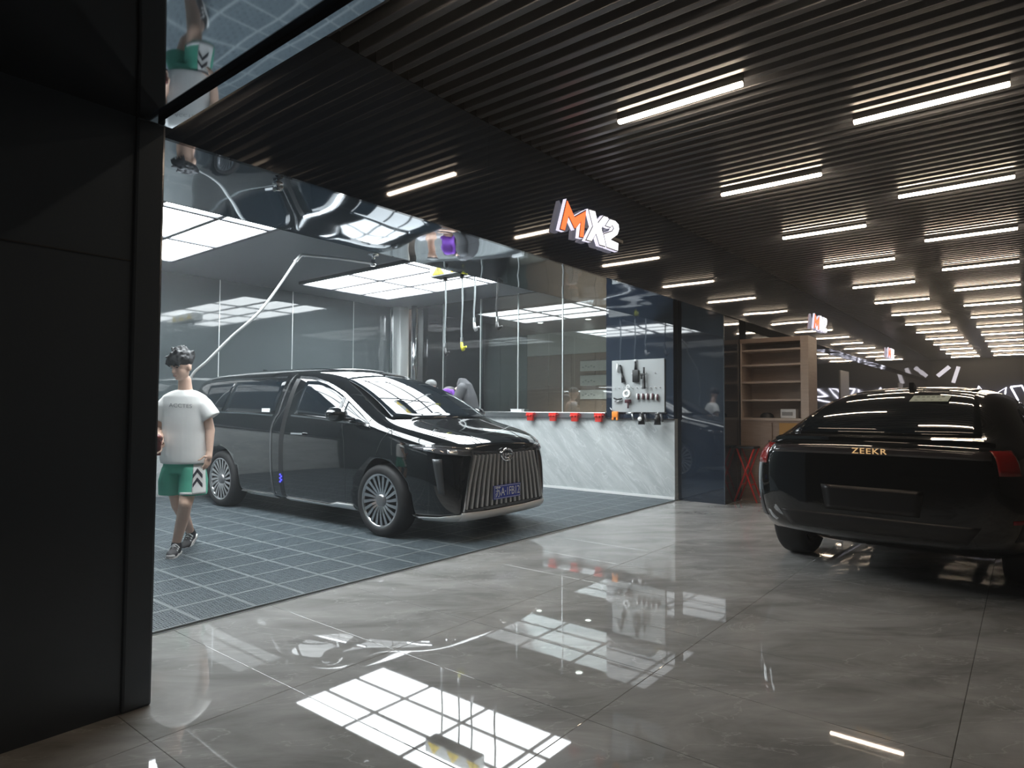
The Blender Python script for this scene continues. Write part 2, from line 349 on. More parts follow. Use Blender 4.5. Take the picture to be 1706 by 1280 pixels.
# ================================================================ CARS
def car_shell(name, stations, arches, m, cre=.75):
    bm = bmesh.new(); rings = []
    cl = bm.edges.layers.float.new('crease_edge')
    for x, prof in stations:
        right = [bm.verts.new((x, y, z)) for y, z in prof]
        left = [bm.verts.new((x, -y, z)) for y, z in prof[-2:0:-1]]
        rings.append(right+left)
    n = len(rings[0])
    for a, b in zip(rings, rings[1:]):
        for k in range(n): bm.faces.new((a[k], a[(k+1) % n], b[(k+1) % n], b[k]))
    for rg, rev in ((rings[0], False), (rings[-1], True)):     # caps as strips right-to-left
        h = n//2
        for k in range(h):
            q = [rg[k], rg[k+1], rg[(n-k-1) % n], rg[(n-k) % n]]
            q2 = []
            for v in q:
                if v not in q2: q2.append(v)
            if len(q2) > 2: bm.faces.new(q2 if rev else q2[::-1])
        for k in range(n):
            e = bm.edges.get((rg[k], rg[(k+1) % n])); e[cl] = cre
    bmesh.ops.recalc_face_normals(bm, faces=bm.faces[:])
    o = mesh_obj(name, bm, m, None, True)
    s = o.modifiers.new('s', 'SUBSURF'); s.levels = 3; s.render_levels = 3
    cuts = []
    for (ax, az, r) in arches:
        for sgn in (1, -1):
            cb = bmesh.new(); bmesh.ops.create_cone(cb, cap_ends=True, segments=48, radius1=r, radius2=r, depth=.5, matrix=Matrix.Translation((ax, sgn*.90, az)) @ Matrix.Rotation(R(90), 4, 'X'))
            c = mesh_obj('cut', cb, BLACKPL); cuts.append(c)
            bo = o.modifiers.new('b', 'BOOLEAN'); bo.object = c; bo.operation = 'DIFFERENCE'; bo.solver = 'EXACT'
    bpy.context.view_layer.update(); me = evaluated(o, name)
    for c in cuts: bpy.data.objects.remove(c)
    bpy.data.objects.remove(o)
    for p in me.polygons: p.use_smooth = True
    b2 = bmesh.new(); b2.from_mesh(me); bvh = BVHTree.FromBMesh(b2); b2.free()
    return me, bvh
class Proj:
    """project (u, v) points of a plane onto a body along a direction"""
    def __init__(s, bvh, o, u, v, d): s.b, s.o, s.u, s.v, s.d = bvh, Vector(o), Vector(u), Vector(v), Vector(d)
    def __call__(s, a, b, off):
        p = s.o + s.u*a + s.v*b; h, nrm, i, t = s.b.ray_cast(p, s.d)
        if h is None: h, nrm, i, t = s.b.find_nearest(p + s.d*(2.0)) 
        if nrm.dot(s.d) > 0: nrm = -nrm
        return h + nrm*off
def resample(pts, n):
    pts = [Vector((p[0], p[1], 0)) for p in pts]; L = [0]
    for a, b in zip(pts, pts[1:]): L.append(L[-1] + (b-a).length)
    out = []
    for i in range(n+1):
        t = L[-1]*i/n; k = 0
        while k < len(L)-2 and L[k+1] < t: k += 1
        f = (t-L[k])/max(1e-9, L[k+1]-L[k]); q = pts[k].lerp(pts[k+1], min(1, f)); out.append((q.x, q.y))
    return out
def patch(name, pr, bottom, top, m, parent, nu=14, nv=6, off=.004, skirt=.012, smooth=True):
    B, T = resample(bottom, nu), resample(top, nu); bm = bmesh.new(); g = []
    for i in range(nu+1):
        g.append([bm.verts.new(pr(B[i][0]*(1-j/nv) + T[i][0]*j/nv, B[i][1]*(1-j/nv) + T[i][1]*j/nv, off)) for j in range(nv+1)])
    for i in range(nu):
        for j in range(nv): bm.faces.new((g[i][j], g[i+1][j], g[i+1][j+1], g[i][j+1]))
    be = [e for e in bm.edges if e.is_boundary]
    r = bmesh.ops.extrude_edge_only(bm, edges=be)
    vs = [v for v in r['geom'] if isinstance(v, bmesh.types.BMVert)]
    for v in vs: v.co += pr.d*skirt
    bmesh.ops.recalc_face_normals(bm, faces=bm.faces[:])
    bm.normal_update()
    mid = g[nu//2][nv//2]
    if mid.normal.dot(pr.d) > 0: bmesh.ops.reverse_faces(bm, faces=bm.faces[:])
    return mesh_obj(name, bm, m, parent, smooth)
def ribbon(name, pr, pts, wdt, m, parent, off=.006, n=24, skirt=.01):
    P_ = resample(pts, n); a, b = [], []
    for i, p in enumerate(P_):
        q0, q1 = P_[max(i-1, 0)], P_[min(i+1, n)]; dx, dy = q1[0]-q0[0], q1[1]-q0[1]; l = math.hypot(dx, dy) or 1
        a.append((p[0]+dy/l*wdt/2, p[1]-dx/l*wdt/2)); b.append((p[0]-dy/l*wdt/2, p[1]+dx/l*wdt/2))
    return patch(name, pr, a, b, m, parent, n, 1, off, skirt, False)
SILVER = mat('satin_silver_trim', (.78, .79, .79), .3, metal=.1)
RIMM = mat('silver_alloy', (.62, .62, .63), .22, metal=1.)
def wheel(parent, x, y, sgn, r, rimr, wdt, nsp, rimm=None, twist=.12):
    """sgn: outward side"""
    t = empty('wheel', (x, y, r)); t.parent = parent; t.rotation_euler = (R(-90) if sgn > 0 else R(90), 0, 0)
    h = wdt/2
    bm = bmesh.new(); lathe(bm, [(rimr-.012, -h+.02), (rimr+.02, -h), (r-.03, -h+.004), (r-.008, -h+.025), (r, -h+.05), (r, h-.05), (r-.008, h-.025), (r-.03, h-.004), (rimr+.03, h+.002), (rimr+.004, h-.004), (rimr-.012, h-.03)], 56)
    mesh_obj('tyre', bm, RUBBER, t, True)
    bm = bmesh.new(); lathe(bm, [(rimr+.004, h-.006), (rimr-.012, h-.004), (rimr-.022, h-.03), (rimr-.03, -h+.02)], 48); rm = mesh_obj('rim', bm, rimm or RIMM, t, True)
    bm = bmesh.new(); lathe(bm, [(rimr-.03, -h+.05), (0, -h+.05)], 32); mesh_obj('brake_disc', bm, mat('dark_metal', (.05, .05, .052), .4, metal=.6), t)
    bm = bmesh.new()
    for k in range(nsp):
        a0 = 2*math.pi*k/nsp; a1 = a0 + twist
        p = [(.052, a0, h-.03), (rimr*.5, a0+(a1-a0)*.4, h-.018), (rimr-.018, a1, h-.012)]; wd = [.011, .0125, .017]
        V = []
        for (rr, aa, zz), ww in zip(p, wd):
            c = Vector((rr*math.cos(aa), rr*math.sin(aa), zz)); tn = Vector((-math.sin(aa), math.cos(aa), 0))
            V.append([bm.verts.new(c-tn*ww), bm.verts.new(c+tn*ww), bm.verts.new(c+tn*ww-Vector((0, 0, .03))), bm.verts.new(c-tn*ww-Vector((0, 0, .03)))])
        for A, B in zip(V, V[1:]):
            for q in range(4): bm.faces.new((A[q], A[(q+1) % 4], B[(q+1) % 4], B[q]))
    bmesh.ops.recalc_face_normals(bm, faces=bm.faces[:]); mesh_obj('spokes', bm, rimm or RIMM, t)
    bm = bmesh.new(); lathe(bm, [(.062, h-.04), (.06, h-.016), (.046, h-.010), (0, h-.009)], 24); mesh_obj('hub_cap', bm, mat('dark_silver', (.30, .30, .31), .3, metal=.8), t, True)
    return t
def flat_text(name, body, size, o, xdir, ydir, m, parent, depth=.004, spacing=1.0, sx=1.0):
    me = text_mesh(body, size, depth, spacing); z = Vector(xdir).cross(Vector(ydir))
    me.transform(frame_mtx(o, Vector(xdir)*sx, ydir, z)); me.materials.clear(); me.materials.append(m)
    ob = bpy.data.objects.new(name, me); COL.objects.link(ob); ob.parent = parent; return ob
def chord(name, bot, top, m, parent, bulge, nv=14, thick=.006):
    """pane spanned between two edge polylines with a slight outward bulge"""
    n = len(bot)-1; c = (sum(bot, Vector())+sum(top, Vector()))/(2*len(bot)); nr = (bot[-1]-bot[0]).cross(top[n//2]-bot[n//2]).normalized()
    if nr.z < 0: nr = -nr
    bm = bmesh.new(); g = [[], []]
    for s_ in (0, 1):
        for i in range(n+1): g[s_].append([bm.verts.new(bot[i].lerp(top[i], j/nv) + nr*(bulge*4*(j/nv)*(1-j/nv) - s_*thick)) for j in range(nv+1)])
    for s_ in (0, 1):
        for i in range(n):
            for j in range(nv): bm.faces.new((g[s_][i][j], g[s_][i+1][j], g[s_][i+1][j+1], g[s_][i][j+1]))
    rim = [(i, 0) for i in range(n)] + [(n, j) for j in range(nv)] + [(i, nv) for i in range(n, 0, -1)] + [(0, j) for j in range(nv, 0, -1)]
    for a, b in zip(rim, rim[1:]+rim[:1]): bm.faces.new((g[0][a[0]][a[1]], g[0][b[0]][b[1]], g[1][b[0]][b[1]], g[1][a[0]][a[1]]))
    bmesh.ops.recalc_face_normals(bm, faces=bm.faces[:]); o = mesh_obj(name, bm, m, parent, True); return o
# ---------------------------------------------------------------- black van
van = empty('minivan', (-5.0, 5.07, .012), R(1.0)); tag(van, 'black minivan with chrome fan-shaped grille parked on the grey mat', 'minivan')
VST = [
 (-4.16, [(0, .46), (.62, .46), (.74, .52), (.80, .74), (.81, .95), (.78, 1.14), (.68, 1.50), (.56, 1.60), (0, 1.64)]),
 (-4.12, [(0, .36), (.70, .36), (.83, .43), (.875, .70), (.88, .94), (.85, 1.15), (.74, 1.55), (.61, 1.66), (0, 1.70)]),
 (-3.95, [(0, .24), (.78, .24), (.90, .31), (.93, .62), (.935, .92), (.905, 1.16), (.79, 1.59), (.66, 1.70), (0, 1.755)]),
 (-3.5, [(0, .19), (.80, .19), (.925, .25), (.95, .55), (.955, .90), (.93, 1.16), (.81, 1.61), (.68, 1.725), (0, 1.785)]),
 (-2.6, [(0, .18), (.80, .18), (.925, .24), (.955, .55), (.96, .90), (.935, 1.16), (.815, 1.62), (.68, 1.735), (0, 1.80)]),
 (-1.7, [(0, .18), (.80, .18), (.925, .24), (.955, .55), (.96, .90), (.935, 1.16), (.81, 1.615), (.68, 1.73), (0, 1.795)]),
 (-1.25, [(0, .18), (.80, .18), (.925, .24), (.955, .55), (.96, .89), (.935, 1.15), (.80, 1.575), (.665, 1.69), (0, 1.755)]),
 (-.85, [(0, .18), (.80, .18), (.925, .24), (.955, .55), (.96, .88), (.935, 1.13), (.81, 1.44), (.69, 1.555), (0, 1.63)]),
 (-.45, [(0, .18), (.80, .18), (.925, .24), (.955, .56), (.96, .87), (.935, 1.11), (.845, 1.265), (.74, 1.35), (0, 1.43)]),
 (-.08, [(0, .18), (.80, .18), (.925, .25), (.955, .58), (.96, .86), (.935, 1.06), (.875, 1.115), (.79, 1.155), (0, 1.205)]),
 (.25, [(0, .18), (.80, .18), (.92, .26), (.95, .58), (.955, .84), (.925, 1.00), (.85, 1.06), (.74, 1.085), (0, 1.115)]),
 (.55, [(0, .18), (.76, .18), (.87, .27), (.905, .56), (.91, .80), (.88, .93), (.80, .995), (.68, 1.025), (0, 1.055)]),
 (.70, [(0, .18), (.72, .18), (.82, .27), (.84, .54), (.835, .76), (.80, .87), (.73, .94), (.62, .975), (0, 1.01)]),
 (.79, [(0, .19), (.67, .19), (.74, .27), (.745, .53), (.725, .73), (.69, .83), (.63, .90), (.54, .93), (0, .96)]),
 (.825, [(0, .22), (.61, .22), (.69, .28), (.685, .52), (.655, .71), (.62, .80), (.56, .865), (.48, .895), (0, .92)]),
]
vme, vb = car_shell('body', VST, [(0, .36, .415), (-3.06, .36, .415)], PAINT)
from_mesh('body', vme, van)
for sgn in (-1, 1):
    sp = Proj(vb, (0, sgn*2.2, 0), (1, 0, 0), (0, 0, 1), (0, -sgn, 0))
    wl_ = [((-3.62, 1.235), (-3.10, 1.22), (-3.62, 1.55), (-2.98, 1.575)), ((-3.03, 1.215), (-1.90, 1.185), (-2.94, 1.585), (-1.84, 1.585)),
           ((-1.50, 1.195), (-.69, 1.145), (-1.44, 1.575), (-.71, 1.39))]
    patch('window', sp, [wl_[0][0], wl_[0][1]], [wl_[0][2], wl_[0][3]], TINT, van)
    patch('window', sp, [wl_[1][0], wl_[1][1]], [wl_[1][2], wl_[1][3]], TINT, van)
    patch('window', sp, [(-1.50, 1.195), (-.69, 1.145)], [(-1.445, 1.57), (-1.2, 1.565), (-.93, 1.49), (-.71, 1.38)], TINT, van)
    patch('window', sp, [(-.64, 1.14), (-.20, 1.105)], [(-.65, 1.35), (-.24, 1.125)], TINT, van)
    ribbon('belt_trim', sp, [(-3.66, 1.21), (-2.4, 1.19), (-1.91, 1.172)], .016, CHROME, van)
    ribbon('belt_trim', sp, [(-1.55, 1.175), (-.98, 1.145), (-.2, 1.085)], .016, CHROME, van)
    ribbon('roof_trim', sp, [(-3.75, 1.60), (-3.2, 1.625), (-1.86, 1.625)], .018, CHROME, van)
    ribbon('roof_trim', sp, [(-1.62, 1.62), (-1.35, 1.60), (-1.05, 1.525), (-.80, 1.43), (-.5, 1.28), (-.22, 1.14)], .024, CHROME, van)
    ribbon('door_pillar_trim', sp, [(-1.735, 1.66), (-1.75, 1.55), (-1.80, 1.20), (-1.875, 1.12), (-1.905, 1.02), (-1.90, .8), (-1.88, .26)], .03, mat('satin_black_trim', (.16, .165, .17), .2, metal=.7), van, n=40)
    ribbon('door_gap', sp, [(-1.62, 1.60), (-1.66, 1.15), (-1.69, .9), (-1.69, .22)], .085, BLACKPL, van, off=.002, n=40)
    ribbon('door_gap', sp, [(-.62, 1.1), (-.55, .9), (-.52, .5), (-.56, .27)], .007, BLACKPL, van, off=.0015, n=30)
    ribbon('fender_gap', sp, [(.12, 1.06), (.02, .95), (-.05, .80)], .006, BLACKPL, van, off=.0015)
    ribbon('sill_trim', sp, [(-2.62, .225), (-1.93, .23)], .05, SILVER, van, off=.012)
    patch('sill_trim', sp, [(-1.66, .20), (-.45, .185)], [(-1.66, .245), (-.86, .24), (-.72, .275), (-.45, .275)], SILVER, van, off=.012)
    boxo('door_handle', (-1.46, sgn*.965 if sgn < 0 else .945, .965), (-1.24, sgn*.945 if sgn < 0 else .985, .99), CHROME, van, .004) if sgn > 0 else boxo('door_handle', (-1.46, -.985, .965), (-1.24, -.945, .99), CHROME, van, .004)
    # mirror
    bm = bmesh.new(); bmesh.ops.create_uvsphere(bm, u_segments=20, v_segments=12, radius=1, matrix=Matrix.Translation((-.50, sgn*1.09, 1.20)) @ Matrix.Diagonal((.09, .125, .075, 1)))
    for v in bm.verts:
        if v.co.x < -.54: v.co.x = -.54
    mo = mesh_obj('mirror', bm, PAINT, van, True)
    bm = bmesh.new(); box(bm, (-.53, min(sgn*.90, sgn*1.02), 1.135), (-.44, max(sgn*.90, sgn*1.02), 1.165), .008); mesh_obj('mirror_arm', bm, BLACKPL, mo)
    bm = bmesh.new(); tube(bm, [(-.50, sgn*.99, 1.165), (-.47, sgn*1.09, 1.158), (-.49, sgn*1.2, 1.175)], .010, 8); mesh_obj('mirror_trim', bm, CHROME, mo, True)
    # headlight, corner insert, bumper blade
    dd = Vector((-.72, -sgn*.69, 0)).normalized(); uu = Vector((-dd.y, dd.x, 0))*(-1 if sgn < 0 else 1)
    hp = Proj(vb, Vector((.7, sgn*.75, 0)) - dd*1.2, uu, (0, 0, 1), dd)
    f = 1 if sgn > 0 else 1
    hl = patch('headlight', hp, [(-.30, .885), (-.05, .835), (.27, .81)], [(-.30, .90), (-.05, .895), (.27, .865)], mat('headlight_lens', (.10, .10, .11), .06, metal=.3, spec=.9), van, 18, 4, off=.005)
    ribbon('headlight_trim', hp, [(-.33, .912), (-.05, .905), (.27, .875)], .014, CHROME, hl, off=.008)
    patch('light_unit', hp, [(-.20, .866), (-.10, .852)], [(-.20, .886), (-.10, .886)], mat('lamp_silver', (.7, .7, .72), .15, metal=.9), hl, 4, 3, off=.008)
    patch('light_unit', hp, [(.02, .838), (.12, .83)], [(.02, .872), (.12, .866)], MATS['lamp_silver'], hl, 4, 3, off=.008)
    patch('corner_insert', hp, [(-.06, .47), (.00, .46)], [(-.12, .79), (-.03, .79)], mat('dark_grey_trim', (.09, .095, .10), .3, metal=.5), van, 3, 8, off=.004)
    patch('bumper_blade', hp, [(-.44, .19), (-.1, .185), (.22, .19)], [(-.44, .245), (-.1, .255), (.22, .28)], SILVER, van, 16, 3, off=.02)
    wheel(van, 0, sgn*.835, sgn, .355, .262, .225, 20); wheel(van, -3.06, sgn*.835, sgn, .355, .262, .225, 20)
fr = Proj(vb, (2.5, 0, 0), (0, 1, 0), (0, 0, 1), (-1, 0, 0))
gr = patch('grille', fr, [(-.62, .30), (.62, .30)], [(-.49, .845), (.49, .845)], mat('grille_black', (.006, .006, .007), .3), van, 24, 8, off=.002)
for i in range(17):
    t = i/16*2-1; yb_, yt = t*.60, t*.47
    ribbon('grille_bar', fr, [(yb_, .31), (yb_*.5+yt*.5 + .012*t, .56), (yt, .815)], .028, mat('grille_chrome', (.55, .56, .57), .28, metal=.5), gr, off=.022, n=8, skirt=.02)
ribbon('grille_top_trim', fr, [(-.54, .858), (-.42, .85), (-.32, .832), (.32, .832), (.42, .85), (.54, .858)], .018, CHROME, gr, off=.02)
for s in (-1, 1): ribbon('grille_edge', fr, [(s*.64, .29), (s*.575, .62), (s*.515, .86)], .022, CHROME, gr, off=.022, n=10)
patch('bumper_blade', fr, [(-.66, .225), (-.3, .215), (.3, .215), (.66, .225)], [(-.66, .285), (-.3, .268), (.3, .268), (.66, .285)], SILVER, van, 24, 3, off=.03)
lg = empty('badge', (0, 0, 0)); lg.parent = van
bc_ = fr(0, .80, .03)
bm = bmesh.new(); n = 40; ringp = [(bc_.x, bc_.y + .088*math.cos(2*math.pi*k/n), bc_.z + .058*math.sin(2*math.pi*k/n)) for k in range(n+1)]; tube(bm, ringp, .011, 8, False); mesh_obj('badge_ring', bm, CHROME, lg, True)
bm = bmesh.new(); tube(bm, [(bc_.x+.002, bc_.y+.085, bc_.z+.012), (bc_.x+.004, bc_.y, bc_.z+.004), (bc_.x+.004, bc_.y-.04, bc_.z-.006), (bc_.x+.004, bc_.y-.035, bc_.z-.03), (bc_.x+.002, bc_.y+.03, bc_.z-.032)], .010, 8); mesh_obj('badge_bar', bm, CHROME, lg, True)
pc = fr(0, .43, .035)
pl = boxo('license_plate', (pc.x-.006, -.22, .36), (pc.x+.004, .22, .50), mat('plate_blue', (.01, .04, .42), .35), van, .004)
flat_text('plate_text', '苏A·1FB12', .118, (pc.x+.006, 0, .428), (0, 1, 0), (0, 0, 1), mat('plate_white', (.8, .82, .85), .4), pl, .002, .95, .80)
bm = bmesh.new()
for a, b in (((-.212, .368), (.212, .372)), ((-.212, .488), (.212, .492)), ((-.212, .368), (-.208, .492)), ((.208, .368), (.212, .492))): box(bm, (pc.x+.0035, a[0], a[1]), (pc.x+.0055, b[0], b[1]))
mesh_obj('plate_border', bm, MATS['plate_white'], pl)
tp = Proj(vb, (0, 0, 3), (1, 0, 0), (0, 1, 0), (0, 0, -1))
ed_b = [tp(a, b, .012) for a, b in resample([(-.05, -.735), (.03, -.4), (.055, 0), (.03, .4), (-.05, .735)], 24)]; ed_t = [tp(a, b, .006) for a, b in resample([(-.985, -.60), (-1.0, 0), (-.985, .60)], 24)]
chord('windshield', ed_b, ed_t, TINT, van, .045)
for y0, y1 in ((-.55, .02), (.05, .6)):
    ribbon('wiper', tp, [(.035, y0), (-.02, (y0+y1)/2), (-.03, y1)], .018, BLACKPL, van, off=.014, n=12)
patch('roof_glass', tp, [(-3.2, -.45), (-3.2, .45)], [(-1.35, -.45), (-1.35, .45)], TINT, van, 10, 12, off=.002)
for s in (-.42, .42): ribbon('hood_crease', tp, [(.08, s*1.15), (.45, s), (.80, s*.8)], .012, PAINT, van, off=.004)
bm = bmesh.new(); p0 = tp(-3.55, 0, 0)
prism(bm, [(-.12, -.01), (.10, -.01), (-.06, .055), (-.10, .06)], .03, frame_mtx((p0.x, .015, p0.z), (1, 0, 0), (0, 0, 1), (0, -1, 0))); mesh_obj('antenna_fin', bm, PAINT, van)
bs = Proj(vb, (0, -2.2, 0), (1, 0, 0), (0, 0, 1), (0, 1, 0)); bp = bs(-1.69, .46, .008)
bm = bmesh.new()
for k in range(5): bmesh.ops.create_uvsphere(bm, u_segments=8, v_segments=6, radius=.010, matrix=Matrix.Translation(bp + Vector(((k % 2)*.022-.01, 0, (k-2)*.02))))
mesh_obj('door_light', bm, BLUE_E, van)
sk = bs(-2.08, 1.235, .006); boxo('window_sticker', (sk.x-.085, sk.y-.003, sk.z-.03), (sk.x+.085, sk.y+.004, sk.z+.02), WHITE, van)

# ---------------------------------------------------------------- black electric car
car = empty('fastback_car', (-.82, 6.16, 0.0), R(86.2)); tag(car, 'black fastback car seen from behind with full-width light bar, standing on the polished corridor floor', 'car')
CST = [
 (-.985, [(0, .46), (.46, .46), (.60, .50), (.68, .62), (.70, .80), (.68, .94), (.62, .995), (.52, 1.01), (0, 1.025)]),
 (-.93, [(0, .35), (.58, .36), (.73, .42), (.80, .58), (.815, .79), (.79, .955), (.70, 1.025), (.58, 1.045), (0, 1.06)]),
 (-.78, [(0, .30), (.70, .32), (.84, .39), (.885, .56), (.895, .78), (.86, .965), (.75, 1.05), (.62, 1.075), (0, 1.085)]),
 (-.50, [(0, .22), (.76, .24), (.90, .31), (.935, .52), (.94, .78), (.895, .975), (.75, 1.10), (.60, 1.15), (0, 1.17)]),
 (-.15, [(0, .18), (.78, .18), (.915, .26), (.945, .52), (.95, .78), (.90, .98), (.735, 1.21), (.58, 1.29), (0, 1.325)]),
 (.30, [(0, .17), (.78, .17), (.91, .25), (.93, .52), (.935, .78), (.895, .98), (.715, 1.315), (.56, 1.42), (0, 1.46)]),
 (.75, [(0, .17), (.78, .17), (.90, .25), (.92, .52), (.925, .77), (.89, .975), (.695, 1.365), (.54, 1.475), (0, 1.515)]),
 (1.6, [(0, .17), (.78, .17), (.90, .25), (.92, .52), (.925, .76), (.885, .97), (.695, 1.37), (.54, 1.485), (0, 1.53)]),
 (2.15, [(0, .17), (.78, .17), (.90, .25), (.92, .52), (.925, .76), (.885, .96), (.70, 1.32), (.55, 1.43), (0, 1.48)]),
 (2.65, [(0, .17), (.78, .17), (.90, .25), (.93, .52), (.935, .75), (.885, .94), (.78, 1.11), (.665, 1.19), (0, 1.25)]),
 (3.05, [(0, .17), (.78, .17), (.90, .25), (.935, .52), (.935, .73), (.875, .89), (.80, .96), (.665, 1.0), (0, 1.03)]),
 (3.5, [(0, .18), (.74, .18), (.865, .26), (.885, .50), (.885, .68), (.83, .79), (.74, .85), (.61, .89), (0, .92)]),
 (3.85, [(0, .20), (.63, .20), (.72, .27), (.74, .46), (.72, .60), (.665, .68), (.59, .73), (.475, .76), (0, .78)]),
 (3.95, [(0, .28), (.475, .28), (.55, .32), (.57, .44), (.55, .54), (.51, .60), (.455, .63), (.38, .65), (0, .66)]),
]
cme, cb_ = car_shell('body', CST, [(0, .37, .42), (3.0, .37, .42)], PAINT, .5)
from_mesh('body', cme, car)
for sgn in (-1, 1):
    sp = Proj(cb_, (0, sgn*2.2, 0), (1, 0, 0), (0, 0, 1), (0, -sgn, 0))
    patch('window', sp, [(.02, 1.06), (.62, 1.02)], [(.10, 1.10), (.62, 1.285)], TINT, car)
    patch('window', sp, [(.66, 1.02), (1.40, 1.01)], [(.66, 1.29), (1.40, 1.355)], TINT, car)
    patch('window', sp, [(1.46, 1.01), (2.55, .985)], [(1.46, 1.355), (2.0, 1.32), (2.4, 1.14)], TINT, car)
    ribbon('window_trim', sp, [(-.05, 1.035), (.62, 1.0), (1.40, .99), (2.6, .965)], .014, CHROME, car)
    ribbon('sill_trim', sp, [(.50, .23), (2.5, .23)], .03, BLACKPL, car, off=.006)
    ribbon('wheel_arch_trim', sp, [(-.45, .36), (-.38, .56), (-.20, .72), (0, .79), (.20, .72), (.38, .56), (.45, .36)], .03, BLACKPL, car, off=.004, n=30)
    boxo('door_handle', (.85, sgn*.92-.012, .90), (1.08, sgn*.92+.012, .925), PAINT, car, .004)
    bm = bmesh.new(); bmesh.ops.create_uvsphere(bm, u_segments=18, v_segments=10, radius=1, matrix=Matrix.Translation((2.28, sgn*1.02, 1.06)) @ Matrix.Diagonal((.075, .11, .065, 1)))
    mo = mesh_obj('mirror', bm, PAINT, car, True)
    boxo('mirror_arm', (2.24, min(sgn*.90, sgn*1.0), 1.0), (2.32, max(sgn*.90, sgn*1.0), 1.03), BLACKPL, mo)
    wheel(car, 0, sgn*.80, sgn, .37, .275, .25, 10, mat('dark_alloy', (.10, .10, .105), .25, metal=.9), .0)
    wheel(car, 3.0, sgn*.80, sgn, .37, .275, .25, 10, MATS['dark_alloy'], .0)
    dd = Vector((.72, -sgn*.69, 0)).normalized(); uu = Vector((0, 0, 1)).cross(dd)
    hp = Proj(cb_, Vector((-.75, sgn*.8, 0)) - dd*1.2, uu, (0, 0, 1), dd)
    k = 1 if sgn > 0 else -1
    patch('tail_lamp', hp, [(-.075-sgn*.115, .86), (.075-sgn*.115, .86)], [(-.085-sgn*.11, 1.015), (.085-sgn*.11, 1.015)], mat('tail_lamp_red', (.30, .012, .010), .12, spec=.8), car, 12, 4, off=.005)
    patch('reflector', hp, [(-.06, .55), (.10, .55)], [(-.06, .575), (.10, .575)], mat('reflector_red', (.35, .01, .02), .2, spec=.8), car, 8, 2, off=.004)
    patch('bumper_vent', hp, [(-.12, .44), (.05, .43)], [(-.12, .64), (.02, .54)], BLACKPL, car, 8, 6, off=.003)
rr = Proj(cb_, (-2.5, 0, 0), (0, -1, 0), (0, 0, 1), (1, 0, 0))
patch('light_bar', rr, [(-.70, .955), (0, .96), (.70, .955)], [(-.69, 1.01), (0, 1.015), (.69, 1.01)], mat('light_bar_lens', (.045, .04, .042), .10, spec=.8), car, 30, 3, off=.006)
patch('lower_bumper', rr, [(-.56, .40), (.56, .40)], [(-.64, .52), (.64, .52)], BLACKPL, car, 24, 6, off=.006)
patch('plate_recess', rr, [(-.30, .55), (.30, .55)], [(-.33, .73), (.33, .73)], mat('recess_black', (.004, .004, .005), .35), car, 12, 5, off=.003)
pz = rr(0, .986, .01)
flat_text('badge_letters', 'ZEEKR', .056, (pz.x-.004, 0, .986), (0, -1, 0), (0, 0, 1), mat('gold_letters', (.85, .62, .35), .3, metal=.6, emit=(1., .62, .28), es=.35), car, .008, 1.15, 1.25)
up = Proj(cb_, (0, 0, 3), (1, 0, 0), (0, 1, 0), (0, 0, -1))
ed_b = [up(a, b, .010) for a, b in resample([(-.66, -.62), (-.71, -.3), (-.72, 0), (-.71, .3), (-.66, .62)], 24)]; ed_t = [up(a, b, .006) for a, b in resample([(.34, -.49), (.38, 0), (.34, .49)], 24)]
rw_ = chord('rear_window', ed_b, ed_t, TINT, car, .05)
patch('windshield', up, [(2.15, -.52), (2.12, 0), (2.15, .52)], [(2.85, -.66), (2.98, 0), (2.85, .66)], TINT, car, 20, 12, off=.004)
patch('roof_glass', up, [(.5, -.46), (.5, .46)], [(2.0, -.46), (2.0, .46)], TINT, car, 10, 12, off=.002)
ribbon('spoiler_lip', up, [(-.80, -.70), (-.86, -.35), (-.87, 0), (-.86, .35), (-.80, .70)], .05, PAINT, car, off=.022, n=24, skirt=.03)
bm = bmesh.new(); p0 = up(.52, 0, 0)
prism(bm, [(-.09, -.01), (.11, -.012), (-.05, .05), (-.08, .055)], .035, frame_mtx((p0.x, .0175, p0.z), (1, 0, 0), (0, 0, 1), (0, -1, 0))); mesh_obj('antenna_fin', bm, PAINT, car)
st = up(-.02, -.26, .010); st2 = up(-.22, -.26, .010)
d2 = (st-st2).normalized()
stm = boxo('window_sticker', (-.13, -.10, 0), (.13, .10, .003), mat('pale_green_paper', (.42, .52, .47), .6), car); 
_b = bmesh.new(); _b.from_mesh(rw_.data); _bt = BVHTree.FromBMesh(_b); _b.free(); wp = Proj(_bt, (0, 0, 3), (1, 0, 0), (0, 1, 0), (0, 0, -1)); d2 = (wp(.06, -.23, .002)-wp(-.14, -.23, .002)).normalized()
stm.matrix_local = frame_mtx(wp(-.04, -.22, .006), (0, -1, 0), d2, Vector((0, -1, 0)).cross(d2))
bm = bmesh.new()
for i in range(6): box(bm, (-.10+i*.034, .03, .003), (-.10+i*.034+.022, .065, .0035))
for i in range(4): box(bm, (-.10+i*.055, -.06, .003), (-.10+i*.055+.02, -.045, .0035))
mesh_obj('sticker_print', bm, mat('grey_ink', (.16, .20, .18), .6), stm)

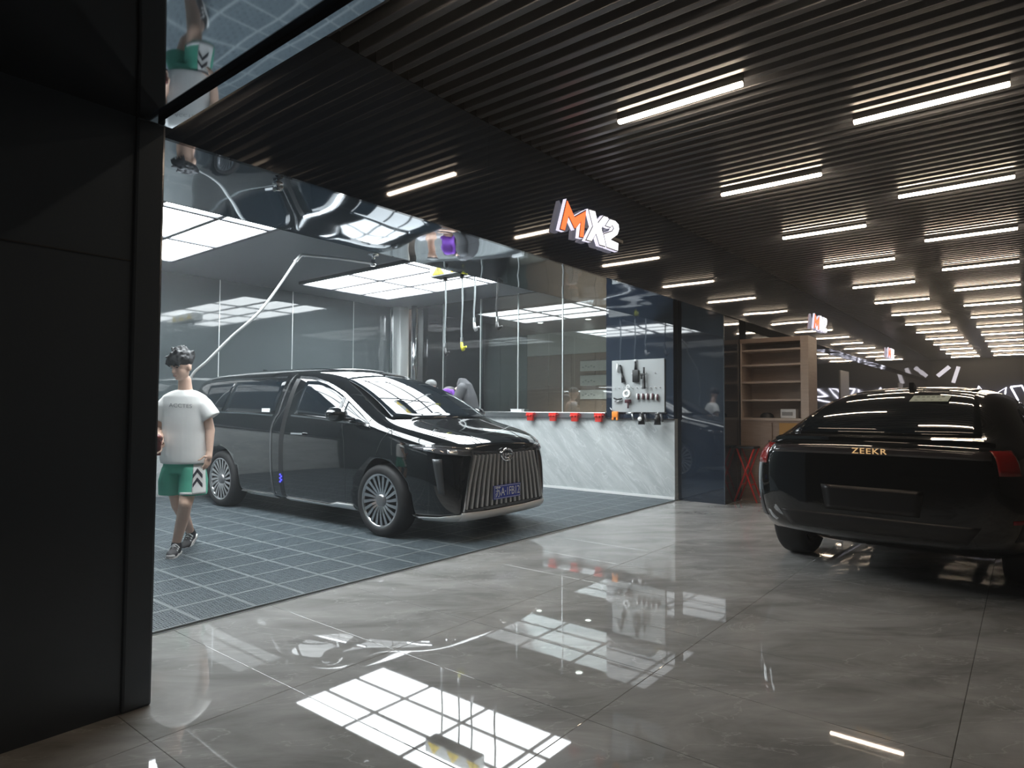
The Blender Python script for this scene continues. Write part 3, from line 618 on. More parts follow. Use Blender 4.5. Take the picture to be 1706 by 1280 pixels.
# ================================================================ SIGNS
def sc(x, y): return (900 + x/9.84, 310 + y/9.84)
LET = {'M': [(320, 715), (440, 205), (565, 495), (760, 385), (715, 860), (640, 845), (665, 600), (570, 720), (470, 510), (410, 745)],
       'X': [(790, 370), (905, 402), (948, 595), (1040, 478), (1128, 512), (1012, 700), (1078, 1005), (975, 975), (918, 795), (845, 918), (745, 890), (862, 655)],
       '2': [(1062, 655), (1140, 530), (1230, 558), (1290, 625), (1300, 720), (1270, 810), (1160, 880), (1288, 928), (1280, 1078), (1092, 1012), (1038, 775), (1180, 728), (1205, 690), (1185, 655), (1155, 690)]}
def letters_yz():
    out = {}
    for k, pts in LET.items():
        out[k] = [(lambda p: (p.y, p.z))(onX(*sc(x, y), XF+.062)) for x, y in pts]
    return out
LYZ = letters_yz()
def inset(pts, d):
    n = len(pts); A_ = sum(pts[i][0]*pts[(i+1) % n][1]-pts[(i+1) % n][0]*pts[i][1] for i in range(n)); s_ = 1 if A_ > 0 else -1; out = []
    for i in range(n):
        p0, p1, p2 = Vector(pts[i-1]), Vector(pts[i]), Vector(pts[(i+1) % n]); a = (p1-p0).normalized(); b = (p2-p1).normalized()
        na, nb = Vector((-a.y, a.x))*s_, Vector((-b.y, b.x))*s_; m_ = na+nb; k_ = d/max(.35, m_.length_squared/2); out.append((p1.x+m_.x*k_, p1.y+m_.y*k_))
    return out
def sign(dy, label):
    t = empty('letter_sign', (XF, 5.2+dy, 3.0)); tag(t, label, 'sign', 'lit letter signs on the fascia')
    for k, nm in (('M', 'letter_m'), ('X', 'letter_x'), ('2', 'letter_2')):
        pts = [(y-5.2, z-3.0) for y, z in LYZ[k]]
        # shell of the letter: lit edge, face slightly proud
        bm = bmesh.new(); prism(bm, pts, .036, frame_mtx((.02, 0, 0), (0, 1, 0), (0, 0, 1), (1, 0, 0))); bmesh.ops.recalc_face_normals(bm, faces=bm.faces[:])
        e = mesh_obj(nm, bm, EDGE_E, t)
        bm = bmesh.new(); prism(bm, pts, .0018, frame_mtx((.0565, 0, 0), (0, 1, 0), (0, 0, 1), (1, 0, 0))); bmesh.ops.recalc_face_normals(bm, faces=bm.faces[:]); mesh_obj('letter_rim', bm, mat('dark_grey_rim', (.10, .10, .11), .5), e)
        cx = sum(p[0] for p in pts)/len(pts); cz = sum(p[1] for p in pts)/len(pts)
        bm = bmesh.new(); prism(bm, inset(pts, .011), .006, frame_mtx((.0585, 0, 0), (0, 1, 0), (0, 0, 1), (1, 0, 0))); bmesh.ops.recalc_face_normals(bm, faces=bm.faces[:])
        mesh_obj('letter_face', bm, ORANGE_E if k == 'M' else WHITE_E, e)
    boxo('mount_rail', (.0, -.45, -.05), (.022, .50, -.02), BLACKPL, t)
sign(0, 'lit MX2 sign with orange M on the fascia above the van bay')
sign(8.45, 'lit MX2 sign on the fascia beyond the wooden cabinet, above the dark glossy wall')
sign(16.8, 'lit MX2 sign on the fascia nearest the end wall')
# neon on the end wall
x0 = onY(1616, 660, YEND-.08).x
nt_ = empty('neon_sign', (x0, YEND-.06, 1.15)); tag(nt_, 'white neon outline MX2 letters on the dark end wall', 'neon sign')
for i, k in enumerate('MX2'):
    ys = [p[0] for p in LYZ[k]]; zs = [p[1] for p in LYZ[k]]; zmin = min(zs); 
    pts = [((p[0]-min(ys))/(max(ys)-min(ys))*1.2 + i*1.22, -.02, (p[1]-zmin)/(max(zs)-zmin)*1.15) for p in LYZ[k]]
    bm = bmesh.new(); tube(bm, pts+[pts[0]], .03, 8); mesh_obj('neon_'+{'M': 'm', 'X': 'x', '2': 'two'}[k], bm, NEON_E, nt_)
boxo('mount_rail', (0, -.005, .5), (3.6, .06, .54), BLACKPL, nt_)
for i, (a, b, w_) in enumerate((((1535, 601), (1538, 617), .22), ((1562, 627), (1582, 611), .16), ((1588, 638), (1597, 611), .14))):
    p, q = onY(*a, YEND-.05), onY(*b, YEND-.05); d = (q-p).normalized(); nrm = Vector((d.z, 0, -d.x))
    l = empty('wall_light_bar', p); tag(l, ('upright white light bar on the end wall beside the far sign', 'slanted white light bar on the end wall leaning to the right', 'steep narrow white light bar on the end wall')[i], 'wall light')
    bm = bmesh.new(); ln = (q-p).length
    prism(bm, [(-w_/2, 0), (w_/2, 0), (w_/2, ln), (-w_/2, ln)], .03, frame_mtx((0, 0, 0), nrm, d, (0, -1, 0))); bmesh.ops.recalc_face_normals(bm, faces=bm.faces[:]); mesh_obj('diffuser', bm, mat('dim_white_lamp', (.7, .7, .7), .5, emit=(.9, .88, 1), es=.45), l)
    bm = bmesh.new(); prism(bm, [(-w_/2-.03, -.03), (w_/2+.03, -.03), (w_/2+.03, ln+.03), (-w_/2-.03, ln+.03)], .04, frame_mtx((0, .05, 0), nrm, d, (0, -1, 0))); bmesh.ops.recalc_face_normals(bm, faces=bm.faces[:]); mesh_obj('back_plate', bm, BLACKPL, l)

# ================================================================ BAY EQUIPMENT
# swivel boom with hose
bt = empty('hose_boom', (-6.43, 5.18, ZB)); tag(bt, 'steel ceiling swivel boom with grey hose drooping towards the walking man', 'hose boom')
bm = bmesh.new(); lathe(bm, [(.07, 0), (.07, -.02), (.025, -.03), (.025, -.10), (.035, -.11), (.035, -.15), (0, -.155)], 20); mesh_obj('pivot', bm, CHROME, bt, True)
el = Vector((-6.50, 4.19, 1.28+1.755)) - bt.location
bm = bmesh.new(); tube(bm, smoothline([(0, 0, -.125), (-.02, -.5, -.15), (el.x, el.y+.06, el.z+.012), (el.x, el.y, el.z)], 5), .016, 10); mesh_obj('arm', bm, STEEL, bt, True)
hp_ = [Vector((-6.50, 4.19, 3.035)), onF(492, 436, 6.7), onF(468, 472, 6.5), onF(430, 522, 6.2), onF(385, 562, 6.05), onF(345, 602, 5.92), onF(322, 623, 5.88), onF(310, 650, 5.86), onF(309, 700, 5.86), onF(314, 765, 5.86)]
bm = bmesh.new(); tube(bm, smoothline([p-bt.location for p in hp_], 8), .013, 10); mesh_obj('hose', bm, mat('grey_hose', (.33, .34, .34), .35), bt, True)
bm = bmesh.new(); p1, p2 = hp_[0]-bt.location, hp_[2]-bt.location; tube(bm, smoothline([p1+Vector((0, .05, .005)), p1, hp_[1]-bt.location], 6), .018, 10); mesh_obj('elbow_sleeve', bm, STEEL, bt, True)
# hose reel box with warning signs and hanging air hoses
A, B = onZ(714, 462, 3.03), onZ(797, 449, 3.03)
yb_ = (A.y+B.y)/2
rx = empty('hose_reel_box', (A.x, yb_, 3.03)); tag(rx, 'white hose reel box with yellow warning signs under the ceiling light panel', 'reel box')
Wd = B.x-A.x
bm = bmesh.new(); box(bm, (0, 0, 0), (Wd, .20, ZB-3.03-.04), .008); mesh_obj('case', bm, mat('pale_grey_case', (.55, .57, .57), .4), rx)
boxo('underside', (.02, .015, -.008), (Wd-.02, .185, 0), mat('mid_grey', (.12, .13, .13), .5), rx)
for cx in (.16, .50, .84):
    bm = bmesh.new(); prism(bm, [(cx-.11, .02), (cx+.11, .02), (cx, .145)], .004, frame_mtx((0, -.004, 0), (1, 0, 0), (0, 0, 1), (0, -1, 0))); bmesh.ops.recalc_face_normals(bm, faces=bm.faces[:]); sg = mesh_obj('warning_sign', bm, mat('warning_yellow', (.85, .62, .02), .5), rx)
    bm = bmesh.new(); box(bm, (cx-.008, -.0095, .06), (cx+.008, -.0085, .11)); box(bm, (cx-.008, -.0095, .035), (cx+.008, -.0085, .05)); mesh_obj('warning_mark', bm, BLACKPL, sg)
boxo('mount', (.1, .06, ZB-3.03-.04), (Wd-.1, .14, ZB-3.03), BLACKPL, rx)
ends = [((746, 462), (741, 583), 'black hanging air hose with a dark blow gun', (.02, .02, .022)), ((768, 458), (769, 574), 'hanging air hose with a yellow spray gun at its end', (.75, .72, .05)),
        ((792, 452), (790, 541), 'short hanging air hose with a pale nozzle', (.5, .5, .5)), ((831, 448), (828, 540), 'thin black hanging air hose with a white-topped black coupler', (.03, .03, .03))]
for i, (a, b, lab, c) in enumerate(ends):
    hy = yb_+.10; pa, pb = onY(*a, hy), onY(*b, hy)
    top = 3.02 if i < 3 else ZB
    h = empty('air_hose', (pb.x, hy, top)); tag(h, lab, 'air hose', 'air hoses hanging over the van')
    L = top-pb.z
    bm = bmesh.new(); tube(bm, smoothline([(0, 0, 0), (.012, 0, -L*.4), (-.006, 0, -L*.75), (0, 0, -L+.07)], 6), .011, 8); mesh_obj('hose', bm, mat('clear_grey_hose', (.30, .33, .34), .25) if i < 3 else BLACKPL, h, True)
    bm = bmesh.new(); tube(bm, [(0, 0, -L+.09), (0, 0, -L+.03)], .018, 10); mesh_obj('coupler', bm, STEEL, h)
    gm_ = mat('gun_%d' % i, c, .4)
    bm = bmesh.new(); tube(bm, [(0, 0, -L+.03), (.01, 0, -L-.04), (.035, 0, -L-.075)], .022, 10, rs=[.016, .022, .026]); tube(bm, [(.02, 0, -L-.05), (.085, 0, -L-.035)], .014, 8); mesh_obj('nozzle', bm, gm_, h, True)
    bm = bmesh.new(); lathe(bm, [(.03, 0), (.03, -.03), (.014, -.05)], 14, Matrix.Identity(4)); mesh_obj('swivel', bm, BLACKPL, h)
# sprinkler heads on the ceiling
for px, py, lab in ((463, 320, 'small twin-headed sprinkler under the mirror soffit'),):
    p = onZ(px, py, ZS-.05)
    s_ = empty('sprinkler', (p.x, p.y, ZS)); tag(s_, lab, 'sprinkler')
    bm = bmesh.new(); lathe(bm, [(.03, 0), (.03, -.006), (.01, -.01), (.01, -.035), (.022, -.04), (0, -.045)], 14); mesh_obj('head', bm, CHROME, s_, True)
    bm = bmesh.new(); tube(bm, [(-.04, 0, -.03), (.04, 0, -.03)], .010, 8); mesh_obj('nozzle', bm, WHITE, s_)
# red clips on the ledge
for px, lab in ((884, 'red bottle clip on the steel ledge, farthest from the tool board'), (922, 'red bottle clip on the steel ledge, third from the tool board'), (958, 'red bottle clip on the steel ledge, second from the tool board'), (998, 'red bottle clip on the steel ledge, next to the tool board')):
    p = onY(px, 694, YW-.07)
    c = empty('bottle_clip', (p.x, YW-.05, 1.135)); tag(c, lab, 'clip', 'red clips on the ledge')
    bm = bmesh.new(); prism(bm, [(-.075, .085), (.075, .085), (.055, .02), (.05, -.05), (-.05, -.05), (-.055, .02)], .05, frame_mtx((0, -.002, 0), (1, 0, 0), (0, 0, 1), (0, -1, 0))); bmesh.ops.recalc_face_normals(bm, faces=bm.faces[:]); mesh_obj('holder', bm, RED, c)
    bm = bmesh.new(); tube(bm, [(-.03, -.05, .03), (-.03, -.10, .035)], .016, 8); tube(bm, [(.03, -.05, .03), (.03, -.10, .035)], .016, 8); mesh_obj('prongs', bm, RED, c, True)
    bm = bmesh.new(); tube(bm, [(.06, -.03, .05), (.11, -.05, .055)], .014, 8); mesh_obj('knob', bm, mat('dark_red', (.25, .02, .02), .4), c)
# tool board
tb = boxo('tool_board', (-4.83, YW-.055, 1.235), (-3.985, YW-.032, 2.0), mat('grey_pegboard', (.36, .38, .385), .4), None, .004); tag(tb, 'square grey metal tool board with hanging brushes on the black wall', 'tool board')
for zz in (1.585, 1.79):
    for k in range(11):
        if zz > 1.7 and k not in (4, 6, 7, 9): continue
        bm = bmesh.new(); tube(bm, [(-4.77+k*.073, YW-.055, zz), (-4.77+k*.073, YW-.085, zz), (-4.77+k*.073, YW-.092, zz+.012)], .006, 6); mesh_obj('hook', bm, WHITE, tb)
TY = YW-.086
def tool(name, lab, cat, x, z, build, m, group=None):
    t = empty(name, (x, TY-(.035 if name in ('spray_bottle', 'tape_roll') else 0), z)); tag(t, lab, cat, group)
    for nm, fn, mm in build:
        bm = bmesh.new(); fn(bm); mesh_obj(nm, bm, mm, t, True)
    return t
BK, WT = BLACKPL, WHITE
def TBL(pts, r, n=8, rs=None): return lambda bm: tube(bm, pts, r, n, True, rs)
tool('detail_brush', 'long black brush with white handle at the edge of the tool board', 'brush', -4.72, 1.95, [('handle', TBL([(0, 0, 0), (.0, 0, -.12)], .018, rs=[.014, .02]), WT), ('ferrule', TBL([(.045, 0, -.02), (.075, 0, -.14)], .016), BK), ('bristles', TBL([(.075, 0, -.14), (.10, 0, -.28)], .024, rs=[.016, .03]), BK)], None)
tool('wide_brush', 'broad black brush hanging in the middle of the tool board', 'brush', -4.42, 1.97, [('handle', TBL([(0, 0, 0), (0, 0, -.12)], .018, rs=[.012, .022]), BK), ('head', lambda bm: box(bm, (-.045, -.02, -.30), (.05, .02, -.12), .006), BK), ('cap', TBL([(0, 0, .0), (0, 0, .03)], .018), WT)], None)
tool('spray_bottle', 'black spray bottle with trigger hanging beside the broad brush', 'bottle', -4.27, 1.86, [('bottle', lambda bm: lathe(bm, [(0, -.29), (.024, -.29), (.024, -.19), (.016, -.12), (.014, -.09), (0, -.09)], 14), BK), ('trigger', lambda bm: (box(bm, (-.05, -.015, -.10), (.02, .015, -.07), .004), box(bm, (-.045, -.01, -.15), (-.03, .01, -.10))), BK), ('nozzle', TBL([(0, 0, -.07), (0, 0, .02)], .014), BK)], None)
tool('tape_roll', 'white roll of tape hanging on the tool board', 'tape', -4.53, 1.50, [('roll', lambda bm: lathe(bm, [(.03, -.015), (.062, -.015), (.062, .02), (.03, .02), (.03, -.015)], 22, Matrix.Translation((0, -.02, 0)) @ Matrix.Rotation(R(78), 4, 'X')), WT), ('loop', TBL(smoothline([(0, -.005, .05), (-.02, 0, .10), (.01, 0, .13), (.035, 0, .09)], 4), .010), WT)], None)
for k in range(5):
    tool('marker_brush', 'slim white-handled detailing brush in the row on the tool board', 'brush', -4.40+k*.075, 1.505-.012*(k == 4), [('handle', TBL([(0, 0, 0), (0, 0, -.085)], .013, rs=[.010, .016]), WT), ('tip', TBL([(.024, .0, 0), (.024, 0, -.09)], .012), mat('dark_maroon', (.08, .02, .03), .5))], None, 'white-handled brushes on the tool board')
tool('pliers', 'dark pliers with pale grips on the lower edge of the tool board', 'pliers', -4.74, 1.42, [('jaw', TBL([(-.04, 0, .02), (.02, 0, .0), (.10, 0, .012)], .012), BK), ('grip', TBL([(-.02, 0, -.03), (.08, 0, -.02)], .011), STEEL)], None)
tool('scraper', 'dark maroon scraper hanging under the tape roll', 'scraper', -4.545, 1.40, [('blade', lambda bm: box(bm, (-.05, -.006, -.03), (.05, .006, .02)), mat('dark_maroon', (.08, .02, .03), .5)), ('handle', TBL([(0, 0, -.03), (0, 0, -.11)], .012), MATS['dark_maroon'])], None)
# things hung below the board
YT = YW-.06
tool('orange_hook_tool', 'orange clamp hanging below the tool board', 'clamp', -4.745, 1.215, [('body', lambda bm: box(bm, (-.05, -.04, -.06), (.05, -.005, .03), .01), ORANGE), ('jaw', lambda bm: (box(bm, (-.05, -.04, -.10), (-.02, -.01, -.06), .004), box(bm, (.02, -.04, -.10), (.05, -.01, -.06), .004)), ORANGE), ('lever', TBL([(-.04, -.02, .03), (-.09, -.02, .085)], .008), STEEL)], None)
tool('air_gun', 'small silver air gun hanging below the tool board', 'air gun', -4.50, 1.205, [('barrel', TBL([(-.06, -.02, .01), (.05, -.02, .02)], .016), STEEL), ('grip', TBL([(.03, -.02, .01), (.05, -.02, -.08)], .013), STEEL)], None)
for x, lab in ((-4.31, 'black polisher with a white disc hanging below the tool board'), (-4.06, 'black polisher with plain grip hanging at the corner of the tool board')):
    w_ = x < -4.2
    tool('polisher', lab, 'polisher', x, 1.20, [('hanger', TBL([(0, -.035, .02), (0, .0, .034), (0, .034, .032)], .008), STEEL), ('body', TBL([(0, -.035, .02), (0, -.035, -.14)], .045, 12, rs=[.03, .05]), BK), ('grip', TBL([(.05, -.03, .01), (.075, -.03, -.10)], .014), mat('grey_rubber', (.10, .10, .105), .5)), ('disc', (lambda bm: lathe(bm, [(0, .0), (.03, 0), (.03, .012), (0, .014)], 16, Matrix.Translation((0, -.082, -.06)) @ Matrix.Rotation(R(90), 4, 'X'))) , WT if w_ else BK)], None, 'polishers below the tool board')
rail = boxo('tool_rail', (-4.80, YW-.05, 1.225), (-3.96, YW-.032, 1.238), BLACKPL); tag(rail, 'black rail along the lower edge of the grey tool board', 'rail')
# three white notice boards on the wooden wall behind the glass
for k, (y0, y1) in enumerate(((602, 617), (626, 642), (650, 665))):
    a, b = onY(967, y0, 13.44), onY(1016, y1, 13.44)
    nb = boxo('notice_board', (a.x, 13.425, b.z), (b.x, 13.455, a.z), mat('notice_white', (.62, .63, .62), .5), None, .004)
    tag(nb, 'white notice board on the wooden wall behind the glass, %s of three' % ('top', 'middle', 'lowest')[k], 'board', 'notice boards behind the glass')
    bm = bmesh.new()
    for q in range(5): box(bm, (a.x+.06+q*.08, 13.4225, b.z+.08+.03*(q % 2)), (a.x+.06+q*.08+.05, 13.425, b.z+.11+.03*(q % 2)))
    mesh_obj('print', bm, mat('grey_print', (.3, .3, .3), .6), nb)
wb = boxo('white_box', (-6.78, YW-.045, 1.2255), (-6.55, YW+.03, 1.262), WHITE, None, .004); tag(wb, 'small flat white box lying on the steel ledge', 'box')
boxo('lid', (-6.785, YW-.05, 1.2625), (-6.545, YW+.035, 1.272), WHITE, wb)

# ================================================================ WOODEN CABINET beyond the far pillar
CX0, CX1, CY0, CY1 = -3.18, -2.27, 9.16, 9.60
cab = empty('wooden_cabinet', (CX0, CY0, 0)); tag(cab, 'brown wooden display cabinet with open shelves beside the black pillar', 'cabinet')
W_ = CX1-CX0; D_ = CY1-CY0
boxo('back_panel', (.02, D_-.02, 1.17), (W_-.1, D_, 2.22), WOODL, cab)
boxo('base', (0, 0, .0), (W_, D_, 1.13), WOOD, cab)
boxo('side_post', (W_-.10, -.01, 1.131), (W_, D_, 2.28), WOODL, cab)
boxo('side_post', (0, 0, 1.131), (.02, D_, 2.28), WOODL, cab)
boxo('top', (0, -.01, 2.22), (W_-.1, D_, 2.28), WOOD, cab)
boxo('counter', (.02, -.015, 1.131), (W_-.1, D_-.02, 1.165), WOODL, cab)
for z_ in (1.40, 1.65, 1.89, 2.10): boxo('shelf', (.021, .0, z_), (W_-.101, D_-.021, z_+.025), WOODL, cab)
for k in range(2):
    d_ = boxo('door', (.03+k*.42, -.018, .08), (.03+k*.42+.40, -.001, 1.10), WOOD, cab)
    boxo('handle', (.03+k*.42+(.36 if k == 0 else .03), -.03, .70), (.03+k*.42+(.375 if k == 0 else .045), -.018, .86), BLACKPL, d_)
boxo('drawer', (W_-.38, -.022, .88), (W_-.02, -.019, 1.10), mat('amber_wood', (.42, .22, .05), .4), cab)
a = onY(1301, 690, CY0+.15)
bx_ = boxo('white_carton', (-2.66, CY0+.08, 1.166), (-2.46, CY0+.22, 1.29), WHITE, None, .004); tag(bx_, 'white carton on the lowest shelf of the wooden cabinet', 'carton')
boxo('carton_print', (-2.64, CY0+.0785, 1.20), (-2.50, CY0+.08, 1.25), mat('grey_print', (.3, .3, .3), .6), bx_)
cp = empty('black_cap', (-2.86, CY0+.14, 1.166)); tag(cp, 'black peaked cap on the lowest shelf of the wooden cabinet', 'cap')
bm = bmesh.new(); lathe(bm, [(0, .075), (.05, .07), (.085, .04), (.095, 0)], 18); mesh_obj('crown', bm, BLACKPL, cp, True)
bm = bmesh.new(); prism(bm, [(-.07, 0), (.07, 0), (.06, .09), (.0, .11), (-.06, .09)], .006, frame_mtx((-.07, 0, .003), (0, 1, 0), (-1, 0, 0), (0, 0, 1))); bmesh.ops.recalc_face_normals(bm, faces=bm.faces[:]); mesh_obj('peak', bm, BLACKPL, cp)
# red folding stool in front of the cabinet
st_ = empty('folding_stool', (-3.03, 8.99, 0)); tag(st_, 'red folding stool with black seat standing before the wooden cabinet', 'stool')
boxo('seat', (-.13, -.13, .745), (.13, .13, .775), BLACKPL, st_, .01)
for s, nm in ((1, 'leg'), (-1, 'leg')):
    for yy in (-.10, .10):
        bm = bmesh.new(); tube(bm, [(-.12*s, yy+.008*s, .745), (.15*s, yy+.008*s, .012)], .012, 8); mesh_obj('leg', bm, RED, st_, True)
for z_, xx in ((.25, .065), (.25, -.065)):
    bm = bmesh.new(); tube(bm, [(xx, -.10, z_), (xx, .10, z_)], .010, 8); mesh_obj('stretcher', bm, RED, st_)

# ================================================================ PEOPLE
def frustum_rings(bm, rings, n=24):
    """rings: (centre, rx, ry, tilt axis pair) horizontal-ish ellipses"""
    V = []
    for c, rx, ry, ax, ay in rings:
        c = Vector(c); V.append([bm.verts.new(c + Vector(ax)*rx*math.cos(2*math.pi*k/n) + Vector(ay)*ry*math.sin(2*math.pi*k/n)) for k in range(n)])
    for a, b in zip(V, V[1:]):
        for k in range(n): bm.faces.new((a[k], a[(k+1) % n], b[(k+1) % n], b[k]))
    bm.faces.new(V[0][::-1]); bm.faces.new(V[-1])
def capsule(bm, p0, r0, p1, r1, n=14):
    p0, p1 = Vector(p0), Vector(p1); d = (p1-p0); L = d.length; d.normalize() if L > 0 else None
    pts = [p0-d*r0*.98, p0-d*r0*.7, p0-d*r0*.3, p0, p1, p1+d*r1*.3, p1+d*r1*.7, p1+d*r1*.98]
    rs = [r0*.2, r0*.71, r0*.95, r0, r1, r1*.95, r1*.71, r1*.2]
    tube(bm, pts, 1, n, True, rs)
def ell(bm, c, r, rot=None):
    M = Matrix.Translation(Vector(c)) @ (rot.to_4x4() if rot else Matrix.Identity(4)) @ Matrix.Diagonal((*r, 1))
    bmesh.ops.create_uvsphere(bm, u_segments=20, v_segments=14, radius=1, matrix=M)
def remesh(name, bm, m, parent, vox=.008, sm=4, fac=.5):
    bmesh.ops.recalc_face_normals(bm, faces=bm.faces[:])
    o = mesh_obj(name, bm, m, None, True)
    r = o.modifiers.new('r', 'REMESH'); r.mode = 'VOXEL'; r.voxel_size = vox; r.use_smooth_shade = True
    if sm: s = o.modifiers.new('s', 'SMOOTH'); s.iterations = sm; s.factor = fac
    bpy.context.view_layer.update(); me = evaluated(o, name); bpy.data.objects.remove(o)
    for p in me.polygons: p.use_smooth = True
    if not me.materials: me.materials.append(m)
    ob = from_mesh(name, me, parent); return ob
def obvh(o): b = bmesh.new(); b.from_mesh(o.data); t = BVHTree.FromBMesh(b); b.free(); return t
SKIN = mat('skin', (.66, .44, .34), .5); HAIR = mat('dark_hair', (.030, .030, .032), .55, bump=(70, .4, .01))
SHIRT = mat('white_cotton', (.86, .85, .83), .85, noise=(3, (.82, .81, .79), .2), bump=(7, .22, .03, 1)); 
# ---- walking man
base = onZ(296, 925, 0.0); F0 = (base - Vector((0, 0, CAM_H))).dot(CF)
man = empty('person', base, YAW); tag(man, 'person in white T-shirt and green shorts walking on the mat beside the van', 'person')
MI = (Matrix.Translation(base) @ Matrix.Rotation(YAW, 4, 'Z')).inverted()
def ML(px, py, d=0.0): return MI @ onF(px, py, F0+d)
def hand(bm, wrist, palm, tips, rp=.036, rf=.0095, spread=None):
    """palm: centre; tips: list of finger polylines"""
    capsule(bm, wrist, .026, palm, rp)
    for pl_ in tips:
        for a, b in zip(pl_, pl_[1:]): capsule(bm, a, rf, b, rf*.93, 8)
bm = bmesh.new()
hc = ML(303, 611, .0); fd = Vector((-.30, -.92, -.22)).normalized(); sd = fd.cross(Vector((0, 0, 1))).normalized()*-1; uh = sd.cross(fd).normalized()*-1
if uh.z < 0: uh = -uh
Rh = Matrix((sd, fd, uh)).transposed()
ell(bm, hc + uh*.025, (.074, .092, .085), Rh); ell(bm, hc + fd*.018 - uh*.035, (.062, .072, .078), Rh); ell(bm, hc + fd*.040 - uh*.088, (.036, .040, .026), Rh)
capsule(bm, hc + fd*.086 - uh*.002, .011, hc + fd*.102 - uh*.030, .013, 8); ell(bm, hc + fd*.094 - uh*.036, (.017, .013, .010), Rh)
ell(bm, hc + fd*.080 - uh*.062, (.024, .014, .008), Rh); ell(bm, hc + fd*.079 - uh*.072, (.022, .014, .008), Rh)
for s in (-1, 1): ell(bm, hc + sd*s*.076 - fd*.006 - uh*.012, (.012, .022, .032), Rh); ell(bm, hc + fd*.070 + sd*s*.034 + uh*.020, (.020, .012, .008), Rh)
capsule(bm, ML(308, 634, .03), .052, ML(309, 655, .04), .060)
capsule(bm, ML(288, 668, .05), .05, ML(331, 668, .05), .05); capsule(bm, ML(309, 664, .05), .10, ML(307, 760, .05), .12)
# arm hanging on the van side
sh, elb, wr_ = ML(339, 676, .04), ML(350, 717, .05), ML(349, 752, -.01)
capsule(bm, sh, .052, elb, .040); capsule(bm, elb, .040, wr_, .027)
pm = ML(347.5, 762, -.03)
def fingers(pm, dirs, lens, roots):
    out = []
    for rt_, d_, l_ in zip(roots, dirs, lens):
        d_ = Vector(d_).normalized(); a = pm + Vector(rt_); b = a + d_*l_*.45; c = b + (d_ + Vector((-.35, -.15, 0))).normalized()*l_*.32; e = c + (d_ + Vector((-.75, -.25, .1))).normalized()*l_*.25
        out.append([a, b, c, e])
    return out
hand(bm, wr_, pm, fingers(pm, [(-.05, -.1, -1)]*4 + [(-.55, -.45, -.7)], [.075, .085, .08, .065, .055], [(-.012, -.032, -.02), (-.006, -.011, -.026), (.0, .011, -.024), (.004, .031, -.018), (-.022, -.034, .01)]), .030, .0092)
# arm with the thing in hand, on the pillar side
sh, elb, wr_ = ML(276, 676, .04), ML(264, 716, .06), ML(267, 735, -.12)
capsule(bm, sh, .052, elb, .040); capsule(bm, elb, .040, wr_, .028)
pm2 = ML(268, 742, -.17)
hand(bm, wr_, pm2, fingers(pm2, [(.3, -.5, -.8)]*4 + [(.6, -.5, .2)], [.06, .065, .06, .05, .05], [(.016, -.02, -.01), (.006, -.024, -.016), (-.008, -.022, -.018), (-.02, -.018, -.016), (.02, -.01, .012)]), .030, .0092)
# legs: front leg, rear leg
hipf, knf, anf = ML(318, 790, .03), ML(309, 840, -.10), ML(294, 904, -.03)
hipr, knr, anr = ML(290, 790, .05), ML(297, 842, .06), ML(317, 886, .36)
for h_, k_, a_ in ((hipf, knf, anf), (hipr, knr, anr)):
    capsule(bm, h_, .082, k_, .055); mid = k_.lerp(a_, .35); capsule(bm, k_, .053, mid + Vector((0, .012, 0)), .052); capsule(bm, mid + Vector((0, .012, 0)), .052, a_, .036)
body = remesh('body', bm, SKIN, man, .0065, 5)
# face details
EYE = mat('eye_dark', (.015, .010, .010), .3)
for s in (-1, 1):
    bm = bmesh.new(); ell(bm, hc + fd*.0835 + sd*s*.031 + uh*.004, (.014, .006, .0045), Rh); mesh_obj('eye', bm, EYE, man, True)
    bm = bmesh.new(); ell(bm, hc + fd*.084 + sd*s*.033 + uh*.024, (.019, .007, .004), Rh); mesh_obj('eyebrow', bm, HAIR, man, True)
bm = bmesh.new(); ell(bm, hc + fd*.0905 - uh*.067, (.020, .006, .005), Rh); mesh_obj('lips', bm, mat('lip', (.36, .13, .11), .5), man, True)
bm = bmesh.new(); ell(bm, hc + uh*.062 - fd*.008, (.092, .108, .080), Rh)
for k in range(34):
    a = random.uniform(0, 2*math.pi); e_ = random.uniform(.15, 1.3)
    d_ = sd*math.cos(a)*math.cos(e_) + fd*math.sin(a)*math.cos(e_) + uh*math.sin(e_)
    p = hc + uh*.058 - fd*.008 + d_*.090; capsule(bm, p, .030, p + (d_*.5 + uh*.25 + sd*random.uniform(-.5, .5))*.04, .012, 8)
for k in range(9):
    s = (k-4)/4; p = hc + fd*.075 + uh*.075 + sd*s*.060; capsule(bm, p, .017, p + fd*.022 - uh*(.035+.012*(k % 3)) + sd*s*.01, .008, 8)
remesh('hair', bm, HAIR, man, .007, 6)
# T-shirt
bm = bmesh.new(); X1, Y1 = Vector((1, 0, 0)), Vector((0, 1, 0))
rings = []
for px, py, hw, dp in ((309, 650, .075, .07), (308, 654, .13, .09), (308, 660, .185, .108), (309, 674, .205, .122), (309, 695, .192, .128), (308, 720, .192, .132), (308, 745, .204, .138), (308, 762, .210, .142), (309, 772, .206, .142)):
    rings.append((ML(px, py, .05), hw, dp, X1, Y1))
frustum_rings(bm, rings[::-1], 32)
for a, b, r0, r1 in ((ML(333, 671, .05), ML(351, 697, .06), .085, .090), (ML(282, 671, .05), ML(268, 698, .06), .085, .090)):
    d = (b-a).normalized(); u_ = d.cross(Vector((0, 1, 0))).normalized(); v_ = d.cross(u_)
    frustum_rings(bm, [(a - d*.03, r0*.8, r0*.8, u_, v_), (a + d*.03, r0, r0, u_, v_), (b, r1, r1*.9, u_, v_)], 20)
